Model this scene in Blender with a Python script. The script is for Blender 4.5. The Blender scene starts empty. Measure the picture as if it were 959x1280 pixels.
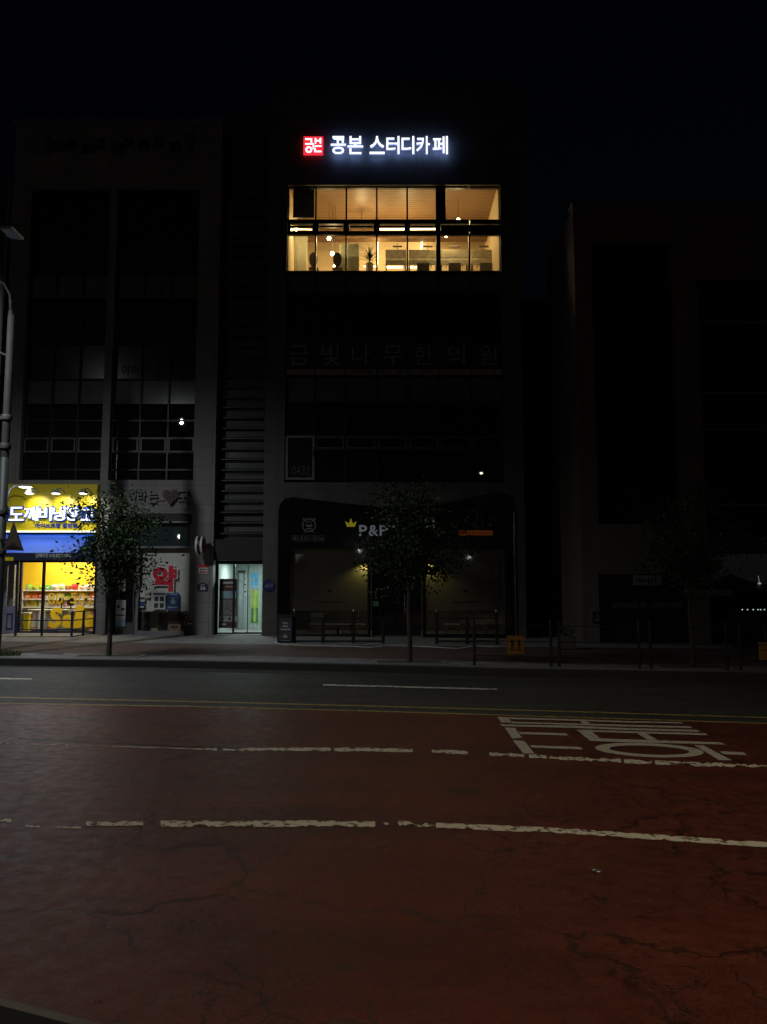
import bpy, math, random
from mathutils import Vector
C = bpy.context.scene
COL = C.collection
R = math.radians
random.seed(7)

# ------------------------------------------------------------------ camera, sky, moon, exposure
HC, PITCH, FPX = 1.75, R(5.5), 961.0
cam = bpy.data.cameras.new('camera'); camo = bpy.data.objects.new('camera', cam); COL.objects.link(camo)
cam.sensor_fit = 'VERTICAL'; cam.sensor_height = 24; cam.lens = 24 * FPX / 1280
cam.clip_start = .05; cam.clip_end = 2000
camo.location = (0, 0, HC); camo.rotation_euler = (R(90) + PITCH, 0, 0)
C.camera = camo
world = bpy.data.worlds.new('World'); C.world = world; world.use_nodes = True
nt = world.node_tree
bg = nt.nodes['Background']
sky = nt.nodes.new('ShaderNodeTexSky'); sky.sky_type = 'NISHITA'; sky.sun_disc = False
sky.sun_elevation = R(14); sky.sun_rotation = R(200)
hs = nt.nodes.new('ShaderNodeMixRGB'); hs.blend_type = 'MULTIPLY'; hs.inputs[0].default_value = 1
hs.inputs[2].default_value = (.8, .82, 1, 1)
nt.links.new(sky.outputs[0], hs.inputs[1]); nt.links.new(hs.outputs[0], bg.inputs[0])
bg.inputs[1].default_value = .00036
sun = bpy.data.lights.new('moon', 'SUN'); sun.energy = .0015; sun.angle = R(.5); sun.color = (1, .96, .9)
suno = bpy.data.objects.new('moon', sun); COL.objects.link(suno); suno.rotation_euler = (R(76), 0, R(-20)); suno.location = (0, -20, 40)
C.view_settings.view_transform = 'Standard'; C.view_settings.look = 'None'
C.view_settings.exposure = 0; C.view_settings.gamma = 1; C.view_settings.use_curve_mapping = False
C.render.engine = 'CYCLES'
C.cycles.use_denoising = True
C.cycles.max_bounces = 6; C.cycles.transparent_max_bounces = 12
C.cycles.sample_clamp_indirect = 2; C.cycles.caustics_reflective = False; C.cycles.caustics_refractive = False

# ------------------------------------------------------------------ picture pixel -> place
cp, sp = math.cos(PITCH), math.sin(PITCH)
def ray(px, py):
    u = (px - 479.5) / FPX; v = (640 - py) / FPX
    return u, cp - v * sp, sp + v * cp
def P(px, py, Y):
    u, y, z = ray(px, py); t = Y / y
    return u * t, HC + z * t
def PX(px, py, Y): return P(px, py, Y)[0]
def PZ(py, Y): return P(479.5, py, Y)[1]
def gz(x): return -.01 * x
def G(px, py, off=0.0):
    u, y, z = ray(px, py)
    t = (off - HC) / (z + .01 * u)
    return (u * t, y * t, HC + z * t)
def RECT(x0, y0, x1, y1, Y):
    m = (y0 + y1) / 2
    return PX(x0, m, Y), PX(x1, m, Y), PZ(y1, Y), PZ(y0, Y)      # X0,X1,Z0,Z1

# ------------------------------------------------------------------ materials
MATS = {}
def node_mat(name):
    m = bpy.data.materials.new(name); m.use_nodes = True
    MATS[name] = m
    return m, m.node_tree, m.node_tree.nodes['Principled BSDF']
def coords(t, scale=(1, 1, 1)):
    tc = t.nodes.new('ShaderNodeTexCoord'); mp = t.nodes.new('ShaderNodeMapping')
    mp.inputs['Scale'].default_value = scale
    g = t.nodes.new('ShaderNodeNewGeometry')
    t.links.new(g.outputs['Position'], mp.inputs['Vector'])
    return mp.outputs['Vector']
def noise(t, vec, scale, detail=4, rough=.6):
    n = t.nodes.new('ShaderNodeTexNoise'); n.inputs['Scale'].default_value = scale
    n.inputs['Detail'].default_value = detail; n.inputs['Roughness'].default_value = rough
    t.links.new(vec, n.inputs['Vector']); return n
def ramp(t, fac, stops):
    r = t.nodes.new('ShaderNodeValToRGB'); e = r.color_ramp.elements
    while len(e) < len(stops): e.new(.5)
    for i, (p, c) in enumerate(stops):
        e[i].position = p; e[i].color = (*c, 1) if len(c) == 3 else c
    t.links.new(fac, r.inputs[0]); return r.outputs[0]
def mix(t, a, b, fac, mode='MIX'):
    m = t.nodes.new('ShaderNodeMixRGB'); m.blend_type = mode
    for i, v in ((1, a), (2, b), (0, fac)):
        if isinstance(v, (int, float)): m.inputs[i].default_value = v
        elif isinstance(v, tuple): m.inputs[i].default_value = (*v, 1)
        else: t.links.new(v, m.inputs[i])
    return m.outputs[0]
def math_n(t, op, a, b=0.0):
    m = t.nodes.new('ShaderNodeMath'); m.operation = op
    for i, v in ((0, a), (1, b)):
        if isinstance(v, (int, float)): m.inputs[i].default_value = v
        else: t.links.new(v, m.inputs[i])
    return m.outputs[0]
def bump(t, b, h, s, d=.02):
    n = t.nodes.new('ShaderNodeBump'); n.inputs['Strength'].default_value = s; n.inputs['Distance'].default_value = d
    t.links.new(h, n.inputs['Height']); t.links.new(n.outputs[0], b.inputs['Normal'])
def M(name, col, rough=.6, metal=0, var=.25, scale=6, spec=None, emit=None, es=0):
    """plain surface with a little procedural mottling"""
    if name in MATS: return MATS[name]
    m, t, b = node_mat(name)
    v = coords(t); n = noise(t, v, scale)
    lo = tuple(c * (1 - var) for c in col); hi = tuple(min(1, c * (1 + var)) for c in col)
    t.links.new(ramp(t, n.outputs[0], [(.3, lo), (.7, hi)]), b.inputs['Base Color'])
    b.inputs['Roughness'].default_value = rough; b.inputs['Metallic'].default_value = metal
    if spec is not None: b.inputs['Specular IOR Level'].default_value = spec
    if emit: b.inputs['Emission Color'].default_value = (*emit, 1); b.inputs['Emission Strength'].default_value = es
    return m
def E(name, col, s):
    if name in MATS: return MATS[name]
    return M(name, tuple(min(.8, c) for c in col), .5, var=.02, emit=col, es=s)
def stone(name, col, bw=.9, bh=.6, gap=.006, dark=.35):
    m, t, b = node_mat(name)
    v = coords(t); s = t.nodes.new('ShaderNodeSeparateXYZ'); t.links.new(v, s.inputs[0])
    c = t.nodes.new('ShaderNodeCombineXYZ'); t.links.new(math_n(t, 'ADD', s.outputs[0], s.outputs[1]), c.inputs[0]); t.links.new(s.outputs[2], c.inputs[1])
    br = t.nodes.new('ShaderNodeTexBrick'); br.offset = 0; br.inputs['Scale'].default_value = 1
    br.inputs['Brick Width'].default_value = bw; br.inputs['Row Height'].default_value = bh
    br.inputs['Mortar Size'].default_value = gap; br.inputs['Mortar Smooth'].default_value = .1; br.inputs['Bias'].default_value = 0
    br.inputs['Color1'].default_value = (*[x * 1.08 for x in col], 1); br.inputs['Color2'].default_value = (*[x * .9 for x in col], 1)
    br.inputs['Mortar'].default_value = (*[x * dark for x in col], 1)
    t.links.new(c.outputs[0], br.inputs['Vector'])
    n1 = noise(t, v, 60, 3); n2 = noise(t, coords(t, (1.2, 1.2, .25)), 1.6, 5)
    k = ramp(t, n1.outputs[0], [(.3, (.78, .78, .78)), (.7, (1.05, 1.05, 1.05))])
    k2 = ramp(t, n2.outputs[0], [(.3, (.72, .7, .68)), (.65, (1, 1, 1))])
    t.links.new(mix(t, mix(t, br.outputs[0], k, 1, 'MULTIPLY'), k2, .8, 'MULTIPLY'), b.inputs['Base Color'])
    b.inputs['Roughness'].default_value = .55; b.inputs['Specular IOR Level'].default_value = .3
    bump(t, b, br.outputs['Fac'], -.3, .006)
    return m
def paver(name, c1, c2, bw, bh, gap=.008, rough=.75, mortar=.35):
    m, t, b = node_mat(name)
    v = coords(t)
    br = t.nodes.new('ShaderNodeTexBrick'); br.inputs['Scale'].default_value = 1
    br.inputs['Brick Width'].default_value = bw; br.inputs['Row Height'].default_value = bh
    br.inputs['Mortar Size'].default_value = gap
    br.inputs['Color1'].default_value = (*c1, 1); br.inputs['Color2'].default_value = (*c2, 1)
    br.inputs['Mortar'].default_value = (*[x * mortar for x in c1], 1)
    t.links.new(v, br.inputs['Vector'])
    n = noise(t, v, 3, 6); n2 = noise(t, v, 45, 3)
    k = ramp(t, n.outputs[0], [(.3, (.6, .6, .6)), (.65, (1, 1, 1))])
    k2 = ramp(t, n2.outputs[0], [(.3, (.75, .75, .75)), (.7, (1.1, 1.1, 1.1))])
    t.links.new(mix(t, mix(t, br.outputs[0], k, 1, 'MULTIPLY'), k2, 1, 'MULTIPLY'), b.inputs['Base Color'])
    b.inputs['Roughness'].default_value = rough; b.inputs['Specular IOR Level'].default_value = .35
    bump(t, b, br.outputs['Fac'], -.5, .006)
    return m
def road_mat(name, c_lo, c_hi, crack=1.0, rough=(.38, .6), spec=.5):
    m, t, b = node_mat(name)
    v = coords(t)
    # distorted coordinates so that the cracks wander
    nd = noise(t, v, 1.3, 5, .65)
    off = t.nodes.new('ShaderNodeVectorMath'); off.operation = 'MULTIPLY_ADD'
    t.links.new(nd.outputs[1], off.inputs[0]); off.inputs[1].default_value = (.9, .9, 0); t.links.new(v, off.inputs[2])
    def cracks(sc, w):
        vo = t.nodes.new('ShaderNodeTexVoronoi'); vo.feature = 'DISTANCE_TO_EDGE'; vo.inputs['Scale'].default_value = sc
        t.links.new(off.outputs[0], vo.inputs['Vector'])
        return ramp(t, vo.outputs['Distance'], [(0, (1, 1, 1)), (w*.5, (1, 1, 1)), (w, (0, 0, 0))])
    gate = ramp(t, noise(t, v, .55, 3).outputs[0], [(.38, (0, 0, 0)), (.46, (1, 1, 1))])
    gate2 = ramp(t, noise(t, coords(t, (1, 1.3, 1)), .9, 3).outputs[0], [(.44, (0, 0, 0)), (.54, (1, 1, 1))])
    c1 = mix(t, cracks(.8, .0095), gate, 1, 'MULTIPLY')
    c2 = mix(t, cracks(3.0, .019), gate2, 1, 'MULTIPLY')
    ck = mix(t, c1, c2, 1, 'LIGHTEN')
    grain = noise(t, v, 70, 4, .75); blotch = noise(t, coords(t, (.5, 1.6, 1)), .9, 6, .6)
    mid = noise(t, v, 9, 5)
    col = ramp(t, grain.outputs[0], [(.32, c_lo), (.68, c_hi)])
    col = mix(t, col, ramp(t, blotch.outputs[0], [(.32, (.55, .55, .57)), (.62, (1.08, 1.05, 1))]), .9, 'MULTIPLY')
    col = mix(t, col, ramp(t, mid.outputs[0], [(.35, (.78, .78, .8)), (.6, (1, 1, 1))]), .7, 'MULTIPLY')
    col = mix(t, col, (.008, .006, .005), math_n(t, 'MULTIPLY', ck, .72 * crack))
    t.links.new(col, b.inputs['Base Color'])
    t.links.new(ramp(t, mid.outputs[0], [(.3, (rough[0],) * 3), (.7, (rough[1],) * 3)]), b.inputs['Roughness'])
    b.inputs['Specular IOR Level'].default_value = spec
    h = mix(t, mix(t, grain.outputs[0], mid.outputs[0], .5), (.35, .35, .35), math_n(t, 'MULTIPLY', ck, .8))
    bump(t, b, h, .75, .012)
    return m
def paint(name, col, under, wear=.5):
    m, t, b = node_mat(name)
    v = coords(t)
    n = noise(t, v, 14, 6, .7); g = noise(t, v, 90, 2)
    f = ramp(t, n.outputs[0], [(wear - .04, (1, 1, 1)), (wear + .02, (0, 0, 0))])
    c = mix(t, ramp(t, g.outputs[0], [(.3, tuple(x * .8 for x in col)), (.7, col)]), under, f)
    t.links.new(c, b.inputs['Base Color']); b.inputs['Roughness'].default_value = .6
    bump(t, b, g.outputs[0], .3, .004)
    return m
def glass_clear(name, tint=(1, 1, 1), refl=1.0):
    m = bpy.data.materials.new(name); m.use_nodes = True; MATS[name] = m
    t = m.node_tree; t.nodes.clear()
    o = t.nodes.new('ShaderNodeOutputMaterial'); tr = t.nodes.new('ShaderNodeBsdfTransparent'); gl = t.nodes.new('ShaderNodeBsdfGlossy')
    tr.inputs[0].default_value = (*tint, 1); gl.inputs['Roughness'].default_value = .03; gl.inputs[0].default_value = (refl,) * 3 + (1,)
    fr = t.nodes.new('ShaderNodeFresnel'); fr.inputs[0].default_value = 1.5
    mx = t.nodes.new('ShaderNodeMixShader')
    t.links.new(fr.outputs[0], mx.inputs[0]); t.links.new(tr.outputs[0], mx.inputs[1]); t.links.new(gl.outputs[0], mx.inputs[2])
    t.links.new(mx.outputs[0], o.inputs[0])
    return m
def leaf_mat(name, lo, hi):
    m, t, b = node_mat(name)
    g = t.nodes.new('ShaderNodeNewGeometry')
    t.links.new(ramp(t, g.outputs['Random Per Island'], [(0, lo), (1, hi)]), b.inputs['Base Color'])
    b.inputs['Roughness'].default_value = .5; b.inputs['Specular IOR Level'].default_value = .2
    b.inputs['Transmission Weight'].default_value = 0
    return m
def slat_mat(name, c1, c2, freq, axis='y', rough=.5):
    m, t, b = node_mat(name)
    v = coords(t); w = t.nodes.new('ShaderNodeTexWave'); w.wave_type = 'BANDS'
    w.bands_direction = axis.upper(); w.inputs['Scale'].default_value = freq; w.inputs['Distortion'].default_value = .15
    t.links.new(v, w.inputs['Vector'])
    n = noise(t, coords(t, (1, 12, 12)), 3, 4)
    c = ramp(t, w.outputs[0], [(0, c1), (.3, c2)])
    t.links.new(mix(t, c, ramp(t, n.outputs[0], [(.3, (.7, .65, .6)), (.7, (1.1, 1.1, 1.1))]), .8, 'MULTIPLY'), b.inputs['Base Color'])
    b.inputs['Roughness'].default_value = rough
    return m

STONE_L = stone('pale_granite', (.27, .265, .25), .9, .62)
STONE_C = stone('brown_grey_granite', (.115, .108, .10), .75, .6)
STONE_R = stone('warm_granite', (.20, .175, .15), .9, .7)
STONE_F = M('brown_render', (.13, .10, .085), .8)
PANEL_K = M('black_panel', (.012, .012, .014), .6, var=.1)
GLASS_D = M('dark_glass', (.007, .0085, .011), .012, var=.1, spec=.6)
GLASS_S = M('grey_green_spandrel', (.095, .11, .105), .22, var=.08, spec=.5)
GLASS_B = M('blue_film_glass', (.012, .022, .045), .12, var=.1)
ALU = M('dark_aluminium', (.03, .03, .032), .4, .6, var=.1)
ALU_L = M('grey_aluminium', (.22, .22, .22), .45, .3, var=.1)
STEEL = M('brushed_steel', (.5, .5, .48), .28, .9, var=.1)
WHITE = M('white_paint', (.72, .72, .70), .5, var=.08)
CREAM = M('cream_blind', (.66, .65, .58), .8, var=.06)
BLACK = M('black_plastic', (.010, .010, .011), .45, var=.1)
NAVY = M('navy_fabric', (.012, .016, .05), .7, var=.1)
BLUE = M('blue_awning_fabric', (.03, .17, .95), .65, var=.06)
YEL = M('yellow_sign_face', (.80, .62, .012), .45, var=.04)
YELW = M('yellow_wall', (.84, .58, .02), .6, var=.05)
GRN_DARK = M('dark_shop_green', (.012, .02, .02), .3)
CLEAR = glass_clear('clear_glass', (.96, .97, .95))
LEAF = leaf_mat('zelkova_leaf', (.014, .034, .010), (.045, .085, .022))
LEAF2 = leaf_mat('potted_leaf', (.03, .06, .02), (.07, .11, .03))
BARK = M('bark', (.045, .04, .034), .85, scale=25)
SOIL = M('soil', (.045, .05, .025), .95, scale=20)
GRAN = M('shaded_kerb_granite', (.022, .022, .022), .7, scale=40)  # near black: the shade on the kerb face is put into its colour
GRAN_E = M('pit_granite', (.17, .165, .15), .8, scale=30)
RED = M('sticker_red', (.66, .014, .04), .4, var=.06)
WOODT = M('desk_wood', (.33, .25, .16), .5, scale=9)
GOLD = M('gold_letter', (.55, .46, .05), .4, .2, var=.05)
PAPER = M('paper', (.62, .62, .6), .7, var=.04)
INK = M('dark_ink', (.03, .03, .035), .6, var=.05)
CONC = M('concrete', (.04, .033, .028), .85, scale=18)
ORANGE = M('orange_banner', (.55, .10, .02), .6, var=.05)
AMBER = M('amber_sign', (.42, .21, .012), .5, var=.05)

# ------------------------------------------------------------------ mesh building
WL = {}
class MB:
    def __init__(s): s.v = []; s.f = []; s.m = []; s.sm = []
    def add(s, vs, fs, mi=0, smooth=False):
        o = len(s.v); s.v += [tuple(v) for v in vs]
        for f in fs: s.f.append([i + o for i in f]); s.m.append(mi); s.sm.append(smooth)
        return s
    def box(s, x0, x1, y0, y1, z0, z1, mi=0):
        x0, x1 = min(x0, x1), max(x0, x1); y0, y1 = min(y0, y1), max(y0, y1); z0, z1 = min(z0, z1), max(z0, z1)
        vs = [(x0,y0,z0),(x1,y0,z0),(x1,y1,z0),(x0,y1,z0),(x0,y0,z1),(x1,y0,z1),(x1,y1,z1),(x0,y1,z1)]
        return s.add(vs, [(0,3,2,1),(4,5,6,7),(0,1,5,4),(1,2,6,5),(2,3,7,6),(3,0,4,7)], mi)
    def bev(s, x0, x1, y0, y1, z0, z1, b=.01, mi=0):
        """box with chamfered vertical and front edges"""
        pts = [(x0+b,y0),(x1-b,y0),(x1,y0+b),(x1,y1-b),(x1-b,y1),(x0+b,y1),(x0,y1-b),(x0,y0+b)]
        ins = [(x0+2*b,y0+b),(x1-2*b,y0+b),(x1-b,y0+2*b),(x1-b,y1-2*b),(x1-2*b,y1-b),(x0+2*b,y1-b),(x0+b,y1-2*b),(x0+b,y0+2*b)]
        vs = [(x,y,z0) for x,y in ins] + [(x,y,z0+b) for x,y in pts] + [(x,y,z1-b) for x,y in pts] + [(x,y,z1) for x,y in ins]
        fs = [tuple(range(7,-1,-1)), tuple(range(24,32))]
        for k in (0,8,16):
            for i in range(8): j=(i+1)%8; fs.append((k+i,k+j,k+8+j,k+8+i))
        return s.add(vs, fs, mi)
    def prism(s, pts, y0, y1, mi=0, side=None):
        """outline in x,z extruded in y"""
        n = len(pts); vs = [(x, y0, z) for x, z in pts] + [(x, y1, z) for x, z in pts]
        fs = [tuple(range(n)), tuple(range(2*n-1, n-1, -1))]
        s.add(vs, fs, mi)
        return s.add(vs, [(i, i+n, (i+1)%n+n, (i+1)%n) for i in range(n)], mi if side is None else side)
    def poly(s, pts, mi=0): return s.add(pts, [tuple(range(len(pts)))], mi)
    def tube(s, path, rad, n=8, mi=0, cap=True):
        path = [Vector(p) for p in path]; rr = rad if isinstance(rad, (list, tuple)) else [rad]*len(path)
        vs = []; fs = []; prev = None
        for i, p in enumerate(path):
            d = (path[min(i+1, len(path)-1)] - path[max(i-1, 0)]).normalized()
            a = Vector((0,0,1)) if abs(d.z) < .9 else Vector((1,0,0))
            if prev is not None: a = prev
            u = (a - d*a.dot(d)).normalized(); w = d.cross(u); prev = u
            for k in range(n):
                t = 2*math.pi*k/n; vs.append(p + (u*math.cos(t) + w*math.sin(t))*rr[i])
        for i in range(len(path)-1):
            for k in range(n): j=(k+1)%n; fs.append((i*n+k, i*n+j, (i+1)*n+j, (i+1)*n+k))
        s.add(vs, fs, mi, True)
        if cap: s.add(vs[:n], [tuple(range(n-1,-1,-1))], mi); s.add(vs[-n:], [tuple(range(n))], mi)
        return s
    def lathe(s, cx, cy, prof, n=16, mi=0, axis='z'):
        vs = []; fs = []
        for r, z in prof:
            for k in range(n):
                t = 2*math.pi*k/n
                vs.append((cx + r*math.cos(t), cy + r*math.sin(t), z))
        for i in range(len(prof)-1):
            for k in range(n): j=(k+1)%n; fs.append((i*n+k, i*n+j, (i+1)*n+j, (i+1)*n+k))
        return s.add(vs, fs, mi, True)
    def disc_y(s, cx, cz, r, y0, y1, n=24, mi=0, side=None, rz=None):
        rz = rz or r
        return s.prism([(cx + r*math.cos(2*math.pi*k/n), cz + rz*math.sin(2*math.pi*k/n)) for k in range(n)], y0, y1, mi, side)
    def ring_y(s, cx, cz, r, ri, y0, y1, n=28, mi=0):
        vs = []; fs = []
        for k in range(n):
            a = 2*math.pi*k/n; c, q = math.cos(a), math.sin(a)
            vs += [(cx+r*c,y0,cz+r*q),(cx+ri*c,y0,cz+ri*q),(cx+r*c,y1,cz+r*q),(cx+ri*c,y1,cz+ri*q)]
        for k in range(n):
            a, b = 4*k, 4*((k+1)%n)
            fs += [(a,b,b+1,a+1),(a+2,a,b,b+2),(a+1,b+1,b+3,a+3)]
        return s.add(vs, fs, mi)
    def build(s, name, mats, parent=None):
        mats = mats if isinstance(mats, (list, tuple)) else [mats]
        if parent is not None: off = WL[parent]
        else:
            xs, ys, zs = zip(*s.v); off = Vector(((min(xs)+max(xs))/2, (min(ys)+max(ys))/2, min(zs)))
        me = bpy.data.meshes.new(name)
        me.from_pydata([(x-off[0], y-off[1], z-off[2]) for x, y, z in s.v], [], s.f)
        for m in mats: me.materials.append(m)
        me.polygons.foreach_set('material_index', s.m); me.polygons.foreach_set('use_smooth', s.sm); me.update()
        o = bpy.data.objects.new(name, me); COL.objects.link(o)
        if parent is not None: o.parent = parent
        else: o.location = off
        WL[o] = Vector(off)
        return o
def tag(o, label=None, cat=None, group=None, kind=None):
    if label: o['label'] = label
    if cat: o['category'] = cat
    if group: o['group'] = group
    if kind: o['kind'] = kind
    return o
def thing(name, loc, label, cat, group=None):
    o = bpy.data.objects.new(name, None); COL.objects.link(o); o.location = loc; o.empty_display_size = .2
    WL[o] = Vector(loc); return tag(o, label, cat, group)
def struct(name, mb, mats, parent=None):
    return tag(mb.build(name, mats, parent), kind='structure')
def copy_tree(o, parent=None):
    c = o.copy(); COL.objects.link(c); WL[c] = WL[o]
    if parent is not None: c.parent = parent
    for ch in [q for q in ALL() if q.parent is o]: copy_tree(ch, c)
    return c
def ALL(): return list(C.objects)
def add_light(kind, loc, energy, col, parent, **kw):
    l = bpy.data.lights.new('lamp_light', kind); l.energy = energy; l.color = col
    for k, v in kw.items(): setattr(l, k, v)
    o = bpy.data.objects.new('lamp_light', l); COL.objects.link(o)
    o.parent = parent; o.location = Vector(loc) - WL[parent]
    return o

_tc = {}
def text_mesh(s, bold, depth):
    k = (s, bold, depth)
    if k in _tc: return _tc[k]
    c = bpy.data.curves.new('lettering', 'FONT'); c.body = s; c.size = 1; c.extrude = .5; c.offset = bold; c.resolution_u = 3
    o = bpy.data.objects.new('lettering', c); COL.objects.link(o)
    dg = bpy.context.evaluated_depsgraph_get(); dg.update()
    me = bpy.data.meshes.new_from_object(o.evaluated_get(dg))
    vs = [tuple(v.co) for v in me.vertices]; fs = [list(p.vertices) for p in me.polygons]
    bpy.data.objects.remove(o); bpy.data.curves.remove(c); bpy.data.meshes.remove(me)
    _tc[k] = (vs, fs); return _tc[k]
def text(mb, s, x0, x1, z0, z1, yf, yb, bold=.02, mi=0, side=None, lean=0, back=None):
    """lettering fitted to a rectangle on a wall, face towards -y"""
    vs, fs = text_mesh(s, bold, 1)
    ax = [v[0] for v in vs]; az = [v[1] for v in vs]
    sx = (x1-x0)/(max(ax)-min(ax)); sz = (z1-z0)/(max(az)-min(az))
    out = [(x0+(v[0]-min(ax))*sx + lean*(v[1]-min(az))*sz, yf if v[2] > 0 else yb, z0+(v[1]-min(az))*sz) for v in vs]
    if side is None: mb.add(out, fs, mi)
    else:
        a = [f for f in fs if all(vs[i][2] > 0 for i in f)]; b = [f for f in fs if not all(vs[i][2] > 0 for i in f)]
        if back is not None:
            k = [f for f in b if all(vs[i][2] < 0 for i in f)]; b = [f for f in b if not all(vs[i][2] < 0 for i in f)]; mb.add(out, k, back)
        mb.add(out, a, mi); mb.add(out, b, side)
def tpx(mb, s, x0, y0, x1, y1, Y, d=.01, **k):
    a, b, c, e = RECT(x0, y0, x1, y1, Y); text(mb, s, a, b, c, e, Y-d, Y, **k)

def wall_holes(mb, x0, x1, z0, z1, y0, y1, holes, mi=0):
    xs = sorted({x0, x1, *[h[i] for h in holes for i in (0, 1)]}); zs = sorted({z0, z1, *[h[i] for h in holes for i in (2, 3)]})
    xs = [x for x in xs if x0 <= x <= x1]; zs = [z for z in zs if z0 <= z <= z1]
    def solid(i, j):
        if not (0 <= i < len(xs)-1 and 0 <= j < len(zs)-1): return False
        cx, cz = (xs[i]+xs[i+1])/2, (zs[j]+zs[j+1])/2
        return not any(h[0] < cx < h[1] and h[2] < cz < h[3] for h in holes)
    for i in range(len(xs)-1):
        for j in range(len(zs)-1):
            if not solid(i, j): continue
            a, b, c, d = xs[i], xs[i+1], zs[j], zs[j+1]
            mb.poly([(a,y0,c),(b,y0,c),(b,y0,d),(a,y0,d)], mi); mb.poly([(b,y1,c),(a,y1,c),(a,y1,d),(b,y1,d)], mi)
            if not solid(i-1, j): mb.poly([(a,y1,c),(a,y0,c),(a,y0,d),(a,y1,d)], mi)
            if not solid(i+1, j): mb.poly([(b,y0,c),(b,y1,c),(b,y1,d),(b,y0,d)], mi)
            if not solid(i, j-1): mb.poly([(a,y0,c),(a,y1,c),(b,y1,c),(b,y0,c)], mi)
            if not solid(i, j+1): mb.poly([(a,y0,d),(b,y0,d),(b,y1,d),(a,y1,d)], mi)
    return mb

# ------------------------------------------------------------------ the ground
RED_ROAD = road_mat('red_bus_lane_surface', (.042, .010, .006), (.170, .040, .020), 1.0, (.34, .58), .5)
ASPH = road_mat('asphalt', (.030, .033, .030), (.058, .062, .056), .5, (.5, .7), .4)
W_PAINT = paint('worn_white_paint', (.66, .64, .53), (.05, .02, .015), .45)
W_PAINT2 = paint('lettering_paint', (.50, .49, .42), (.07, .025, .018), .40)
Y_PAINT = paint('yellow_paint', (.34, .25, .085), (.04, .04, .036), .45)
TILE = paver('forecourt_tile', (.34, .33, .31), (.28, .275, .26), .6, .6)
PAV_R = paver('red_brown_paver', (.17, .105, .08), (.12, .08, .066), .2, .1)
PAV_G = paver('grey_paver', (.31, .305, .30), (.21, .205, .205), .2, .1)

def slab(pts, off, name, mat, flat=True):
    mb = MB(); mb.poly([(x, y, gz(x)+off) for x, y in pts]); return struct(name, mb, mat)
mb = MB(); mb.poly([(-400, -200, 3.7), (400, -200, -4.3), (400, 700, -4.3), (-400, 700, 3.7)])
struct('ground', mb, M('far_ground', (.05, .05, .048), .9))
kerb_px = [(0, 832), (240, 835.3), (479, 841), (640, 846), (959, 852)]
kb = [G(*p)[:2] for p in kerb_px]
kb = [(-60, kb[0][1] + .02*51)] + kb + [(60, kb[-1][1] - .04*52)]
def kerb_y(x):
    for a, b in zip(kb, kb[1:]):
        if x <= b[0]: return a[1] + (b[1]-a[1])*(x-a[0])/(b[0]-a[0])
    return kb[-1][1]
yl_px = [(0, 878.5), (240, 883), (479, 889), (700, 896), (959, 904)]
yl = [G(*p)[:2] for p in yl_px]
yl = [(-60, yl[0][1] + .02*53)] + yl + [(60, yl[-1][1] - .04*54)]
# asphalt lane and red lanes as two sheets that meet along the yellow line
slab([(x, y) for x, y in kb] + [(x, y-.02) for x, y in reversed(yl)], .004, 'asphalt_road', ASPH)
slab([(-60, -8), (60, -8)] + [(x, y-.02) for x, y in reversed(yl)], .004, 'red_road', RED_ROAD)
# kerb with a real step
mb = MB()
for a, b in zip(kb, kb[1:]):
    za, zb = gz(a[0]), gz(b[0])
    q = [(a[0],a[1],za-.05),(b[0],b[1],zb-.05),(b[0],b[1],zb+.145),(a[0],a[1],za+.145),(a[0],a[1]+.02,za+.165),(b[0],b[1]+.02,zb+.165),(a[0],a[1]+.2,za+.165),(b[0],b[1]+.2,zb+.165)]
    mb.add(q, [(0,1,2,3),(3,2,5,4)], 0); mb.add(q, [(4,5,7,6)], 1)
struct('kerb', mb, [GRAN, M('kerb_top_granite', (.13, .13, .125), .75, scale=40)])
# pavement: bands of pavers
def band(o0, y1, name, mat, off=.16):
    a = [(x, y+o0) for x, y in kb]
    top = [(60, y1), (-60, y1)] if not callable(y1) else [(x, y1(x)) for x, y in reversed(kb)]
    slab(a + top, off, name, mat)
band(.2, lambda x: kerb_y(x)+1.25, 'grey_pavement', PAV_G)
band(1.25, 20.75, 'red_brown_pavement', PAV_R, .160)
slab([(-60, 20.75), (60, 20.75), (60, 40), (-60, 40)], .160, 'forecourt', TILE)
mb = MB(); mb.poly([(-60, 20.72, .60+.164), (60, 20.72, -.6+.164), (60, 20.95, -.6+.164), (-60, 20.95, .6+.164)])
struct('forecourt_edging_strip', mb, M('edging_granite', (.12, .1, .09), .7))

def ragged(pts, w, name, mat, off=.008, step=3.2, rag=.22, gaps=()):
    """painted strip along pixels pts (projected to the road), edges chipped; gaps are px ranges left bare"""
    mb = MB(); rows = []
    def y_at(x):
        for a, b in zip(pts, pts[1:]):
            if x <= b[0]: return a[1] + (b[1]-a[1])*(x-a[0])/(b[0]-a[0])
        return pts[-1][1]
    x = pts[0][0]; e1 = e2 = 0
    while x < pts[-1][0] + .01:
        e1 = .6*e1 + random.uniform(-rag, rag)*w*.5; e2 = .6*e2 + random.uniform(-rag, rag)*w*.5
        if random.random() < rag*.35: e1 += w*.35*random.random()
        if random.random() < rag*.35: e2 -= w*.35*random.random()
        y = y_at(x); t = max(.08*w, 1)
        up = y - w/2 + max(-.05*w, e1); dn = y + w/2 + min(.05*w, e2)
        if dn < up + .1*w: dn = up + .1*w
        rows.append((x, up, dn)); x += step*random.uniform(.6, 1.4)
    for a, b in zip(rows, rows[1:]):
        if any(g0 < (a[0]+b[0])/2 < g1 for g0, g1 in gaps): continue
        mb.poly([G(a[0],a[2],off), G(b[0],b[2],off), G(b[0],b[1],off), G(a[0],a[1],off)])
    return struct(name, mb, mat)
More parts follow.
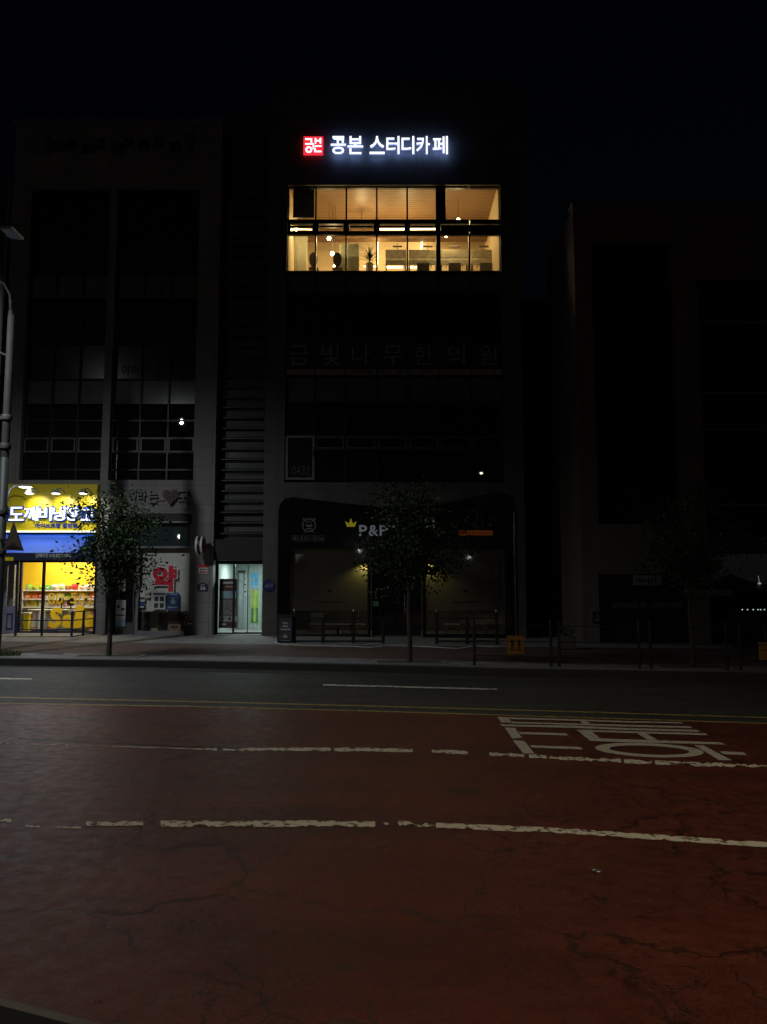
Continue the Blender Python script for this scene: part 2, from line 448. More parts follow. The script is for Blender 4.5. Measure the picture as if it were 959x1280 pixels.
ragged([(-60, 870), (0, 871.5), (240, 877), (479, 883), (700, 889), (959, 897), (1040, 899.5)], 1.5, 'yellow_road_line', Y_PAINT, rag=.12, step=8)
ragged([(-60, 877.5), (0, 879), (240, 883.2), (479, 889.2), (700, 896.2), (959, 904.2), (1040, 907)], 1.6, 'yellow_road_line', Y_PAINT, rag=.12, step=8)
ragged([(-60, 832.6), (0, 833.6), (240, 837), (479, 843), (640, 848), (959, 854)], .7, 'yellow_road_line', paint('old_yellow_paint', (.13, .10, .045), (.045, .045, .04), .47), off=.009, rag=.3, step=7)
ragged([(-50, 847.5), (44, 848.7)], 1.5, 'white_road_line', W_PAINT, rag=.15)
ragged([(404, 856), (624, 861.6)], 1.7, 'white_road_line', W_PAINT, rag=.15)
# middle line of the red lanes, mostly worn away at one end
ragged([(0, 928.5), (60, 930.5), (140, 933)], 1.1, 'white_road_line', paint('faint_white_paint', (.42, .40, .34), (.05, .02, .015), .48), rag=.6)
ragged([(140, 933), (256, 936.4)], 1.4, 'white_road_line', W_PAINT, rag=.6)
ragged([(256, 936.6), (302, 936.8)], 3, 'white_road_line', W_PAINT, rag=.7, gaps=((272, 279), (292, 296)))
ragged([(302, 936.8), (414, 936.8)], 4.2, 'white_road_line', W_PAINT, rag=.3)
ragged([(418, 936.8), (470, 936.8), (517, 938)], 4.4, 'white_road_line', W_PAINT, rag=.3)
ragged([(540, 938.6), (588, 941)], 4.6, 'white_road_line', W_PAINT, rag=.55)
ragged([(612, 942), (684, 946.5)], 4.6, 'white_road_line', W_PAINT, rag=.4, gaps=((655, 661),))
ragged([(687, 947), (815, 953)], 5, 'white_road_line', W_PAINT, rag=.5, gaps=((776, 780),))
ragged([(819, 953), (880, 955.5), (959, 956.5), (1030, 957.5)], 5, 'white_road_line', W_PAINT, rag=.6)
# near line
ragged([(-40, 1024), (15, 1026)], 4.5, 'white_road_line', W_PAINT, rag=.4)
ragged([(31, 1032), (52, 1033)], 2.5, 'white_road_line', W_PAINT, rag=.8)
ragged([(70, 1033.6), (102, 1034.5)], 2, 'white_road_line', W_PAINT, rag=.8)
ragged([(108, 1029.5), (181, 1029.2)], 5.5, 'white_road_line', W_PAINT, rag=.3)
ragged([(201, 1029.6), (330, 1029.4), (470, 1029.6)], 7.6, 'white_road_line', W_PAINT, rag=.3, step=2.4, gaps=())
ragged([(480, 1029.5), (489, 1029.8)], 3, 'white_road_line', W_PAINT, rag=.7)
ragged([(498, 1029.2), (522, 1031.2), (545, 1031.8)], 6.5, 'white_road_line', W_PAINT, rag=.75)
ragged([(545, 1031.5), (700, 1038.2), (860, 1049), (959, 1056), (1040, 1062)], 6.4, 'white_road_line', W_PAINT, rag=.18, gaps=())
# the old sealed joint along the worn end of the middle line
ragged([(25, 923.5), (120, 928), (250, 934), (310, 936)], 2.2, 'tar_road_joint', M('tar', (.006, .006, .006), .5), off=.006, rag=.5)

# big lane lettering for drivers, seen side on
mb = MB()
c1 = lambda p: (p[0]/5.641+610, p[1]/5.641+885)
c2 = lambda p: (p[0]/5.358+780, p[1]/5.358+885)
def stroke(*pp): mb.poly([G(*q, .009) for q in pp])
stroke(*map(c1, [(65,62),(145,66),(165,103),(95,102)]))
stroke(c1((145,66)), c1((640,80)), c2((0,86)), c2((380,95)), c2((402,104)), c2((0,97)), c1((655,91)), c1((155,77)))
stroke(c1((160,97)), c1((660,110)), c2((0,112)), c2((440,122)), c2((462,135)), c2((0,124)), c1((670,121)), c1((172,107)))
stroke(c1((83,112)), c1((128,117)), c1((615,124)), c2((0,134)), c2((490,146)), c2((515,159)), c2((0,147)), c1((635,141)), c1((100,127)))
stroke(*map(c1, [(648,93),(700,95),(722,111),(670,110)]))
stroke(c1((620,152)), c1((710,154)), c2((0,154)), c2((540,168)), c2((568,183)), c2((0,166)), c1((740,167)), c1((640,165)))
stroke(*map(c1, [(640,165),(735,167),(790,212),(720,232)]))
stroke(c1((720,232)), c1((765,213)), c2((0,209)), c2((640,229)), c2((682,245)), c2((0,228)))
stroke(*map(c2, [(84,168),(146,170),(225,212),(158,212)]))
stroke(*map(c1, [(118,137),(190,140),(242,212),(170,214)]))
stroke(*map(c1, [(214,168),(545,178),(570,194),(230,184)]))
stroke(*map(c1, [(175,227),(255,231),(330,322),(250,320)]))
stroke(*map(c1, [(292,262),(650,275),(672,292),(314,279)]))
N = 40
for k in range(N):
    a, b = 2*math.pi*k/N, 2*math.pi*(k+1)/N
    ell = lambda t, rx, ry: (812 + rx*math.cos(t), 937.6 + ry*math.sin(t) + .045*rx*math.cos(t))
    mb.poly([G(*ell(a,68,8.7),.009), G(*ell(b,68,8.7),.009), G(*ell(b,50,5.4),.009), G(*ell(a,50,5.4),.009)])
stroke(*map(c2, [(470,248),(532,250),(722,350),(637,349)]))
stroke(*map(c2, [(632,289),(800,296),(830,316),(672,309)]))
struct('road_lettering', mb, W_PAINT2)
# near kerb of the camera's own pavement
mb = MB(); a = G(-250, 1185, .12); b = G(0, 1247, .12); c = G(132, 1281, .12); d = G(420, 1355, .12)
up = lambda p, dz, dy=0: (p[0], p[1]+dy, p[2]+dz)
line = [a, b, c, d]
for p, q in zip(line, line[1:]):
    mb.poly([up(p,-.14), up(p,0), up(q,0), up(q,-.14)], 0)
    mb.poly([up(p,0), up(p,0,-.045), up(q,0,-.045), up(q,0)], 0)
    mb.poly([up(p,0,-.045), up(p,-.004,-1.2), up(q,-.004,-1.2), up(q,0,-.045)], 1)
struct('near_kerb', mb, [M('near_kerb_lit_edge', (.13, .13, .125), .8), M('near_kerb_black', (.006, .006, .006), .9)])  # paler rim colour stands for a lit edge along the black top
# flattened can on the red lane
mb = MB(); g = G(746, 1089, .006)
mb.lathe(g[0], g[1], [(.0, g[2]+.012), (.03, g[2]+.012), (.034, g[2]+.006), (.03, g[2])], 12)
tag(mb.build('bottle_cap', STEEL), 'shiny flattened metal cap lying on the red road', 'cap')

# ------------------------------------------------------------------ helper: curtain walling as window parts
D = 24.4
def curtain(parent, xs, rows, Y, fw=.05, fmat=None, depth=.08, name='window'):
    """rows: list of (z0, z1, material index list or int); one window part with its frame below it"""
    mb = MB(); mats = [GLASS_D, GLASS_S, GLASS_B, CLEAR]
    for z0, z1, mi in rows:
        for i, (a, b) in enumerate(zip(xs, xs[1:])):
            k = mi[i] if isinstance(mi, (list, tuple)) else mi
            if k is None: continue
            mb.poly([(a, Y, z0), (b, Y, z0), (b, Y, z1), (a, Y, z1)], k)
    w = mb.build(name, mats, parent)
    fb = MB(); zz = sorted({r[0] for r in rows} | {r[1] for r in rows})
    for i, x in enumerate(xs): fb.box(x-fw/2, x+fw/2, Y-depth, Y+.03, zz[0], zz[-1])
    for z in zz:
        for a, b in zip(xs, xs[1:]): fb.box(a+fw/2, b-fw/2, Y-depth*.8, Y+.028, z-fw/2, z+fw/2)
    fb.build('frame', fmat or ALU, w)
    return w
def hoppers(parent, xs, z0, z1, Y, mat, name='opening_sash'):
    """inward tilting lights: one bright frame per pane"""
    mb = MB()
    for a, b in zip(xs, xs[1:]):
        a += .045; b -= .045; t = .045
        mb.box(a, b, Y-.1, Y-.05, z0, z0+t); mb.box(a, b, Y-.1, Y-.05, z1-t, z1)
        mb.box(a, a+t, Y-.1, Y-.05, z0+t, z1-t); mb.box(b-t, b, Y-.1, Y-.05, z0+t, z1-t)
    return mb.build(name, mat, parent)
def lin(a, b, n): return [a + (b-a)*i/n for i in range(n+1)]
Z = lambda row: PZ(row, D)

# ------------------------------------------------------------------ pale building (ice cream shop and pharmacy below)
LB = thing('stone_building', (-8.85, D+3, .25), 'pale stone five storey block with two dark glazed bays over ice cream shop and pharmacy', 'building')
xa0, xa1, xb0, xb1 = -11.68, -9.07, -8.82, -6.1
zt = Z(234)
SHOP_T, PH_T = Z(606), Z(642)
mb = MB()
holes = [(xa0, xa1, Z(600), zt), (xb0, xb1, Z(600), zt), (xa0, xa1, 0, 2.75), (-8.75, xb1, 0, PH_T)]
wall_holes(mb, -12.3, -5.4, 0, 17.15, D, D+.35, holes)
mb.box(-12.3, -5.4, D+.36, D+9, 3.6, 17.0)
mb.build('wall', STONE_L, LB)
mb = MB(); mb.box(-12.36, -5.36, D-.06, D+.42, 17.16, 17.3); mb.build('coping', M('coping_stone', (.2, .2, .19), .7), LB)
rowsL = [(234, 300, 0), (300, 340, 0), (340, 371, 1), (371, 412, 0), (412, 427, 0), (427, 472, 2), (472, 504, 1), (504, 524, 0), (524, 546, 0), (546, 564, 0), (564, 586, 0), (586, 600, 0)]
storeys = [(0, 3), (3, 7), (7, 12)]
for x0, x1, n in ((xa0, xa1, 3), (xb0, xb1, 3)):
    xs = lin(x0, x1, n)
    for s0, s1 in storeys:
        rr = [(Z(b), Z(a), m) for a, b, m in rowsL[s0:s1]]
        w = curtain(LB, xs, rr, D+.27, .05)
    hoppers(LB, xs, Z(564), Z(546), D+.27, M('hopper_grey', (.10, .10, .10), .5, .2))
    hoppers(LB, xs, Z(427), Z(413), D+.27, ALU)
# faint clinic lettering on the blue film
mb = MB(); tpx(mb, '이비인후과', 152, 455, 209, 469, D+.26, .005); mb.build('window_lettering', M('film_letter', (.05, .08, .12), .5), LB)
# parapet sign, not lit
ps = thing('parapet_sign', (-8.5, D-.1, 15.9), 'unlit channel letter sign with square plate along the pale stone parapet', 'sign')
x0, x1, z0, z1 = RECT(40, 171, 62, 194, D)
mb = MB(); mb.bev(x0, x1, D-.16, D-.01, z0, z1, .03); mb.build('square_plate', M('sign_plate_grey', (.16, .155, .15), .5), ps)
DKL = M('unlit_letter', (.035, .035, .036), .4)
for a, b, r in ((65,84,189),(86,97,187),(104,119,192),(122,132,186),(140,156,191.5),(156,168,185),(174,187,187),(193,205,184.5),(212,227,190.5)):
    mb = MB(); X0, X1, Z0, Z1 = RECT(a, r-14, b, r, D)
    t = (Z1-Z0)*.16
    mb.box(X0, X1, D-.14, D-.01, Z0, Z0+t); mb.box((X0+X1)/2-t/2, (X0+X1)/2+t/2, D-.139, D-.012, Z0+t, Z0+2.6*t)
    mb.box(X0+.03, X1-.03, D-.141, D-.011, Z1-2.6*t, Z1-1.7*t); mb.box(X0+.03, X0+.03+t, D-.138, D-.013, Z0+2.6*t, Z1-2.6*t); mb.box(X1-.03-t, X1-.03, D-.137, D-.014, Z0+2.6*t, Z1-2.6*t)
    mb.build('letter', DKL, ps)
mb = MB(); X0, X1, Z0, Z1 = RECT(231, 168, 245, 191, D)
mb.prism([(X0,Z1-.08),(X0+.06,Z1),(X1-.03,Z1-.02),(X1,Z1-.2),(X1-.12,Z1-.3),(X1-.14,Z0),(X1-.24,Z0),(X1-.25,Z1-.3),(X0+.05,Z1-.28)], D-.14, D-.01); mb.build('tree_emblem', M('emblem_grey', (.11, .11, .11), .5), ps)

# ------------------------------------------------------------------ ice cream shop
SX0, SX1 = xa0, xa1; IX0 = -13.0
mb = MB()
mb.box(IX0, SX1, D+1.9, D+1.98, .1, 3.2, 0); mb.box(IX0-.08, IX0, D+.36, D+1.9, .1, 3.2, 0); mb.box(SX1, SX1+.08, D+.36, D+1.9, .1, 3.2, 0); mb.box(IX0, -12.301, D+.3, D+.355, .1, 3.2, 0)
mb.build('shop_interior_wall', YELW, LB)
mb = MB(); mb.box(IX0, SX1, D+.36, D+1.9, .18, .29); mb.build('shop_interior_floor', M('shop_floor', (.35, .32, .28), .4), LB)
mb = MB(); mb.box(IX0, SX1, D+.36, D+1.9, 3.1, 3.2); mb.build('shop_interior_ceiling', WHITE, LB)
lt = thing('ceiling_light', (-10.4, D+1.2, 3.0), 'bright panel light on the ice cream shop ceiling', 'light')
mb = MB(); mb.box(-11.5, -9.7, D+.75, D+1.15, 3.03, 3.09); mb.build('diffuser', E('shop_light', (1, .93, .8), 4), lt)
mb = MB(); mb.box(-11.54, -9.66, D+.71, D+1.19, 3.07, 3.099); mb.build('housing', WHITE, lt)
al = add_light('AREA', (-10.6, D+.95, 2.98), 75, (1, .93, .78), lt, shape='RECTANGLE', size=1.8, size_y=.6)

# glazed front of the shop: two clear lights with dark posts, open door leaf
gl = MB(); zsh = Z(703)
X53 = PX(53, 750, D)
gl.poly([(PX(26,750,D), D+.05, .34), (X53, D+.05, .34), (X53, D+.05, zsh), (PX(26,750,D), D+.05, zsh)]); gl.poly([(X53, D+.05, .34), (SX1, D+.05, .34), (SX1, D+.05, zsh), (X53, D+.05, zsh)])
sw = gl.build('shop_window', CLEAR, LB)
fb = MB()
for x in (PX(24.5,750,D), X53, SX1-.03): fb.box(x-.035, x+.035, D, D+.09, .3, zsh)
fb.box(SX0, SX1, D-.002, D+.088, zsh, 2.75); fb.box(SX0, SX1, D+.002, D+.092, .22, .34)
fb.build('frame', NAVY, sw)
dec = MB(); 
for s, a in (('80', (60, 741, 79, 755)), ('~', (80, 745, 88, 750)), ('50', (88, 741, 107, 754)), ('%', (109, 747, 117, 754))):
    tpx(dec, s, *a, D+.04, .004, bold=-.005)
YL = M('window_film_yellow', (.80, .62, .04), .5, var=.03)
_t = YL.node_tree; _b = _t.nodes['Principled BSDF']; _o = _t.nodes['Material Output']; _tl = _t.nodes.new('ShaderNodeBsdfTranslucent'); _tl.inputs[0].default_value = (.95, .82, .16, 1)
_mx = _t.nodes.new('ShaderNodeMixShader'); _mx.inputs[0].default_value = .7; _t.links.new(_b.outputs[0], _mx.inputs[1]); _t.links.new(_tl.outputs[0], _mx.inputs[2]); _t.links.new(_mx.outputs[0], _o.inputs[0])
for s, a in (('S', (60, 759, 76, 785)), ('a', (77, 768, 90, 785)), ('l', (92, 757, 102, 785)), ('e', (105, 768, 117, 785))):
    tpx(dec, s, *a, D+.04, .004, bold=.05, lean=.12)
dec.build('film_lettering', YL, sw)
# the grey door leaf standing open towards the street
dl = MB(); a, b, z0, z1 = RECT(6, 703, 22, 796, D-.25)
dl.box(a, b, D-.28, D-.22, z0, z0+.95, 0)
for q in ((a, a+.06), (b-.07, b)): dl.box(q[0], q[1], D-.28, D-.22, z0+.95, z1, 0)
dl.box(a+.06, b-.07, D-.28, D-.22, z1-.08, z1, 0)
dl.box(a+.1, b-.1, D-.29, D-.281, z0+.22, z0+.72, 1); dl.box(a+.14, b-.14, D-.296, D-.2901, z0+.27, z0+.67, 0)
dl.poly([(a+.06, D-.25, z0+.95), (b-.07, D-.25, z0+.95), (b-.07, D-.25, z1-.08), (a+.06, D-.25, z1-.08)], 2)
dl.build('shop_door', [M('lilac_grey_paint', (.24, .24, .32), .5), NAVY, CLEAR], LB)

# yellow fascia with lit letters
fs = thing('shop_fascia_sign', (-10.4, D-.05, 3.45), 'bright yellow fascia sign with glowing white letters above blue awning', 'sign')
x0, x1, z0, z1 = RECT(-2, 606, 126, 666, D)
x0 = -12.25; x1 = xa1+.0
mb = MB(); mb.bev(x0, x1, D-.2, D-.01, z0, z1, .015); mb.build('yellow_panel', YEL, fs)
GLOW = E('letter_glow', (.90, .96, 1), 1.7)
BLU = M('letter_blue', (.015, .05, .35), .5, var=.05)
for ch, a, b in (('도', 13, 31), ('깨', 32, 49), ('비', 50, 66), ('냉', 67, 83), ('장', 84, 100), ('고', 103, 119)):
    mb = MB(); t0, t1 = (634, 651) if ch != '고' else (637, 651)
    X0, X1, Z0, Z1 = RECT(a, t0, b, t1, D-.2)
    text(mb, ch, X0, X1, Z0, Z1, D-.3, D-.23, bold=.008, mi=0, side=1, back=2); mb.build('letter', [GLOW, E('letter_side_glow', (.45, .6, 1), .7), E('letter_back_glow', (.55, .70, 1), 4)], fs)
    mb = MB(); e_ = .035; text(mb, ch, X0-e_, X1+e_, Z0-e_, Z1+e_, D-.225, D-.205, bold=.05); mb.build('letter_outline', BLU, fs)
for a, b in ((3, 12.5), (101, 121)):
    mb = MB(); X0, X1, Z0, Z1 = RECT(a, 632, b, 653, D-.2)
    mb.disc_y((X0+X1)/2, (Z0+Z1)/2, (X1-X0)/2, D-.228, D-.2, 24, rz=(Z1-Z0)/2); mb.build('blue_backing', BLU, fs)
mb = MB(); tpx(mb, '아이스크림 할인점', 44, 654, 97, 660, D-.2, .02, bold=.03); mb.build('small_lettering', BLU, fs)
_o = add_light('AREA', (-10.55, D-.4, PZ(642, D)), 30, (.72, .84, 1), fs, shape='RECTANGLE', size=2.3, size_y=.4); _o.rotation_euler = (R(-90), 0, 0)
mb = MB(); mb.box(x0, x1-.02, D-.26, D-.2, z0+.002, z0+.045); mb.build('light_strip', E('strip_white', (.9, .95, 1), 1.6), fs)
def spot(px, py, lab, Yl=D-.85):
    X, Zz = P(px, py, Yl)
    s = thing('spot_lamp', (X, Yl, Zz), lab, 'lamp', 'spot lamps over the yellow sign')
    mb = MB(); mb.tube([(X, D-.2, Zz+.12), (X, D-.5, Zz+.2), (X, Yl, Zz+.13)], .018); mb.build('arm', ALU_L, s)
    mb = MB(); mb.lathe(X, Yl, [(.03, Zz+.15), (.10, Zz+.1), (.15, Zz+.0)], 14); mb.build('shade', M('lamp_shade', (.35, .34, .3), .4), s)
    mb = MB(); mb.lathe(X, Yl, [(.0, Zz-.03), (.09, Zz-.015), (.135, Zz+.03)], 14); mb.build('bulb', E('lamp_lens', (1, .98, .92), 6), s)
    o = add_light('SPOT', (X, Yl, Zz-.05), 65, (1, .95, .85), s, spot_size=R(84), spot_blend=.9, shadow_soft_size=.08)
    o.rotation_euler = (Vector((X, D-.2, Zz-.42)) - Vector((X, Yl, Zz-.05))).to_track_quat('-Z', 'Y').to_euler()
    return s
spot(37, 617, 'spot lamp over the yellow sign beside the curved white pipe')
spot(70, 617, 'spot lamp over the yellow sign, middle of the three')
spot(104, 617, 'spot lamp over the yellow sign, partly above the street tree leaves')
gn = thing('gooseneck_lamp', (-11.9, D-1, 4.7), 'white gooseneck lamp curving out beside the yellow fascia sign', 'lamp')
mb = MB(); pts = [P(7.5, 628, D-.3), P(9, 618, D-.45), P(13, 610, D-.6), P(19, 606.5, D-.8), P(27, 607, D-1.0)]
mb.tube([(p[0], D-.22-.19*i, p[1]) for i, p in enumerate(pts)], .025); mb.build('arm', WHITE, gn)
q = P(32, 609, D-1.05)
mb = MB(); mb.lathe(q[0], D-1.05, [(.02, q[1]+.08), (.12, q[1]+.06), (.2, q[1]+.0)], 14); mb.build('shade', WHITE, gn)
mb = MB(); mb.lathe(q[0], D-1.05, [(.0, q[1]-.035), (.12, q[1]-.02), (.19, q[1]+.005)], 14); mb.build('bulb', E('lamp_lens', (1, .98, .92), 6), gn)

# blue awning
aw = thing('awning', (-10.4, D-.8, 2.6), 'blue fabric awning with navy valance over the ice cream shop', 'awning')
ax0, ax1 = -12.1, -9.16; zT = Z(667); yF = 22.9; zF = PZ(691, yF); zV = PZ(700.5, yF)
mb = MB(); mb.add([(ax0,D-.02,zT),(ax1,D-.02,zT),(ax1,yF,zF),(ax0,yF,zF),(ax0,D-.02,zT-.02),(ax1,D-.02,zT-.02),(ax1,yF,zF-.02),(ax0,yF,zF-.02)], [(0,3,2,1),(4,5,6,7),(3,7,6,2)])
mb.build('canopy', BLUE, aw)
mb = MB(); mb.prism([(0,0)]*3, 0, 0) if False else None
mb.add([(ax1,D-.02,zT),(ax1,D-.02,zF-.15),(ax1,yF,zF-.15),(ax1,yF,zF),(ax1-.01,D-.02,zT-.01),(ax1-.01,D-.02,zF-.15),(ax1-.01,yF,zF-.15),(ax1-.01,yF,zF)], [(0,3,2,1),(4,5,6,7)])
mb.build('side_panel', BLUE, aw)
vb = MB(); vb.box(ax0, ax1, yF-.025, yF-.005, zV, zF); va = vb.build('valance', NAVY, aw)
mb = MB(); X0, X1, Z0, Z1 = RECT(45, 691.5, 89, 697, yF-.03); text(mb, '단체주문 010-8224-1002', X0, X1, Z0, Z1, yF-.035, yF-.0255, bold=.012); mb.build('valance_lettering', WHITE, va)
mb = MB()
for px in (21, 54): mb.box(PX(px,745,yF)-.025, PX(px,745,yF)+.025, yF+.0, yF+.05, .28, zV+.05)
mb.build('post', ALU, aw)
ys = MB(); X0, X1, Z0, Z1 = RECT(6, 696.5, 17, 701, yF-.03); ys.box(X0, X1, yF-.045, yF-.026, Z0, Z1); tag(ys.build('yellow_tag', YEL), 'small yellow plate hanging at the awning edge above the grey door', 'plate')

# low railing in front of the shop
rl = thing('shop_railing', (-9.9, 22.8, .25), 'low dark metal railing with diagonal return in front of yellow shop', 'railing')
yR = 22.85; X0, X1 = PX(20, 780, yR), PX(90, 780, yR); xr = PX(118, 780, D-.05)
mb = MB()
for row in (770, 776, 787, 797): pass
zz = [PZ(775.5, yR), PZ(787, yR), PZ(798, yR)]
for z in zz: mb.box(X0, X1, yR-.015, yR+.015, z-.016, z+.016)
for z in [PZ(765, yR)] + zz: mb.tube([(X1, yR, z), (xr, D-.05, z)], .017, 6)
mb.build('rail', NAVY, rl)
for x, y in ((X0, yR), (X1, yR), ((X1+xr)/2, (yR+D-.05)/2), (xr, D-.05)):
    mb = MB(); mb.box(x-.028, x+.028, y-.028, y+.028, .22, PZ(765, yR)+.03); mb.build('post', NAVY, rl)
mb = MB(); mb.box(ax0, ax1, yR-.05, D, .2, .285); mb.build('deck', M('deck_board', (.2, .19, .18), .7), rl)

# shelves, goods, freezer, bin
GOOD = [M('pack_'+n, c, .35, var=.1) for n, c in (('lime', (.35, .6, .05)), ('green', (.1, .35, .06)), ('cream', (.75, .68, .5)), ('red', (.6, .04, .03)), ('orange', (.75, .2, .03)), ('brown', (.22, .10, .05)), ('white', (.75, .73, .7)), ('pink', (.7, .25, .28)), ('tan', (.55, .36, .18)))]
GN = ['lime green', 'green', 'cream', 'red', 'orange', 'brown', 'white', 'pink', 'tan']
ORD = ['first', 'second', 'third', 'fourth', 'fifth', 'sixth', 'seventh', 'eighth', 'ninth', 'tenth', 'eleventh', 'twelfth', 'thirteenth', 'fourteenth', 'fifteenth', 'sixteenth']
yS = D+1.5
sh = thing('wall_shelf', (-10.7, D+1.7, .3), 'white three tier wall shelf stocked with snacks in the yellow shop', 'shelf')
sx0, sx1 = PX(28, 750, yS), SX1-.02
tiers = []
for row in (737.5, 748.5, 758.5, 769):
    z = PZ(row, yS); mb = MB(); mb.bev(sx0, sx1, yS, D+1.88, z-.04, z, .008); mb.build('shelf_board', WHITE, sh); tiers.append(z)
mb = MB(); mb.box(sx0-.03, sx0-.001, yS+.02, D+1.88, .29, tiers[0]+.02); mb.build('side_panel', WHITE, sh)
mb = MB(); mb.box(sx1-.02, sx1+.0, yS+.1, D+1.88, .29, tiers[3]-.05); mb.build('side_panel', WHITE, sh)
tn = ['top', 'second', 'third', 'bottom']
prefs = [[0,0,0,1,2,2,5,3,2,6,2,3,3,7,2,8], [4,4,3,6,2,2,1,8,6,7,3,8,2,4,6,5], [8,0,2,6,8,8,7,2,6,6,2,8,4,2,7,8], [6,8,3,6,2,5,6,8,7,6,2,8,6,3,2,8]]
for ti, z in enumerate(tiers):
    n = 13 if ti < 3 else 11
    for k in range(n):
        w = (sx1-sx0-.1)/n; x = sx0+.03+k*w; h = random.uniform(.13, .21) if ti < 3 else random.uniform(.1, .16); g = prefs[ti][k]
        mb = MB(); a, b = x+.008, x+w-.012; y0 = yS+.03+random.uniform(0, .04); sl = random.uniform(-.03, .03)
        # a pillow pack: bulging body between two flat crimped seams
        prof = [(0, .012), (.02, .03), (h*.35, .06), (h*.7, .055), (h-.03, .02), (h, .008)]
        vs = []
        for zz_, d_ in prof:
            for xx in (a, a+.35*(b-a), a+.65*(b-a), b):
                e = .35 if xx in (a, b) else 1
                vs.append((xx+sl*zz_, y0+.07-d_*e, z+.001+zz_))
        fsx = [(r*4+c, r*4+c+1, r*4+c+5, r*4+c+4) for r in range(len(prof)-1) for c in range(3)]
        m_ = len(vs); vs2 = vs + [(v[0], y0+.09, v[2]) for v in vs]
        fsx += [tuple(i+m_ for i in reversed(f)) for f in fsx]
        fsx += [(r*4, (r+1)*4, (r+1)*4+m_, r*4+m_) for r in range(len(prof)-1)] + [(r*4+3, r*4+3+m_, (r+1)*4+3+m_, (r+1)*4+3) for r in range(len(prof)-1)]
        mb.add(vs2, fsx, 0)
        mb.box(a+.25*(b-a), a+.75*(b-a), y0-.004, y0+.003, z+h*.35, z+h*.6, 1)
        tag(mb.build('snack_pack', [GOOD[g], GOOD[(g+k+2) % 9]]), f'{GN[g]} snack pack, {ORD[k]} from the entrance end on the {tn[ti]} wall shelf', 'snack', 'snack packs on the shop shelves')
def chest(px0, px1, r0, r1, Y, lab, mat, dep=.6):
    a, b, z0, z1 = RECT(px0, r0, px1, r1, Y); z0 = max(z0, .292)
    t = thing('chest_freezer', ((a+b)/2, Y+dep/2, z0), lab, 'freezer', 'chest freezers in the ice cream shop')
    mb = MB(); mb.bev(a, b, Y, Y+dep, z0+.05, z1-.05, .02); mb.build('body', mat, t)
    mb = MB(); mb.bev(a-.01, b+.01, Y-.01, Y+dep+.01, z1-.049, z1, .01); mb.build('lid_rim', WHITE, t)
    mb = MB(); mb.box(a+.03, b-.03, Y-.006, Y-.001, z0+.1, z0+.13); mb.box(a+.03, b-.03, Y-.006, Y-.001, z1-.12, z1-.1); mb.build('stripe', GOOD[3], t)
    mb = MB(); mb.box(a+.02, b-.02, Y+.03, Y+dep-.03, z0, z0+.049); mb.build('plinth', BLACK, t)
    return t, a, b, z0, z1
t, a, b, z0, z1 = chest(34, 49, 762, 793, D+.6, 'white chest freezer with red stripes beside the yellow bin', WHITE)
mb = MB(); text(mb, 'H', a+.12, b-.2, z0+.35, z0+.55, D+.594, D+.599, bold=.02, lean=.2); mb.build('logo', GOOD[3], t)
chest(56, 72, 762, 792, D+.7, 'pale grey chest freezer behind the window letters next to the counter', M('freezer_grey', (.45, .48, .45), .4))
chest(88, 104, 764, 792, D+.7, 'pale grey chest freezer behind the railing return near the shop corner', M('freezer_grey', (.45, .48, .45), .4))
a, b, z0, z1 = RECT(73, 752, 87, 792, D+.9)
ct = thing('shop_counter', ((a+b)/2, D+1.1, .3), 'grey cash counter with black screens in the ice cream shop', 'counter')
mb = MB(); mb.bev(a, b, D+.8, D+1.3, .292, .95, .015); mb.build('counter_body', M('counter_grey', (.4, .41, .4), .5), ct)
mb = MB(); mb.bev(a-.03, b+.03, D+.77, D+1.33, .951, .985, .008); mb.build('counter_top', WHITE, ct)
for i, (p0, p1, r0, r1) in enumerate(((84, 92, 747, 757), (74, 79, 747, 750.5))):
    A, B, Q0, Q1 = RECT(p0, r0, p1, r1, D+.95)
    s = thing('pay_screen', ((A+B)/2, D+1, .986), ('black till screen on the shop counter', 'small black card reader on the shop counter')[i], 'screen')
    mb = MB(); mb.bev(A, B, D+.95, D+.99, Q0, Q1, .006); mb.build('panel', BLACK, s)
    mb = MB(); mb.box((A+B)/2-.02, (A+B)/2+.02, D+.99, D+1.02, .988, (Q0+Q1)/2); mb.box((A+B)/2-.07, (A+B)/2+.07, D+.93, D+1.08, .986, .999); mb.build('stand', BLACK, s)
a, b, z0, z1 = RECT(25, 766, 35, 794, D+.35)
bn = thing('waste_bin', ((a+b)/2, D+.55, .292), 'tall yellow waste bin lined with a bag inside the shop', 'bin')
mb = MB(); cx = (a+b)/2; w = (b-a)/2
mb.add([(cx-w*.8,D+.4,.292),(cx+w*.8,D+.4,.292),(cx+w*.8,D+.7,.292),(cx-w*.8,D+.7,.292),(cx-w,D+.36,z1),(cx+w,D+.36,z1),(cx+w,D+.74,z1),(cx-w,D+.74,z1)], [(0,1,5,4),(1,2,6,5),(2,3,7,6),(3,0,4,7),(3,2,1,0)]); mb.build('body', YEL, bn)
mb = MB(); mb.bev(cx-w-.02, cx+w+.02, D+.34, D+.76, z1-.06, z1+.02, .015); mb.build('liner_edge', M('bin_liner', (.7, .62, .35), .5), bn)
mb = MB(); mb.bev(cx-w+.01, cx+w-.01, D+.38, D+.72, z1+.021, z1+.09, .02); mb.build('lid', NAVY, bn)

# ------------------------------------------------------------------ pharmacy
mb = MB(); zb = .24
X0 = -8.75
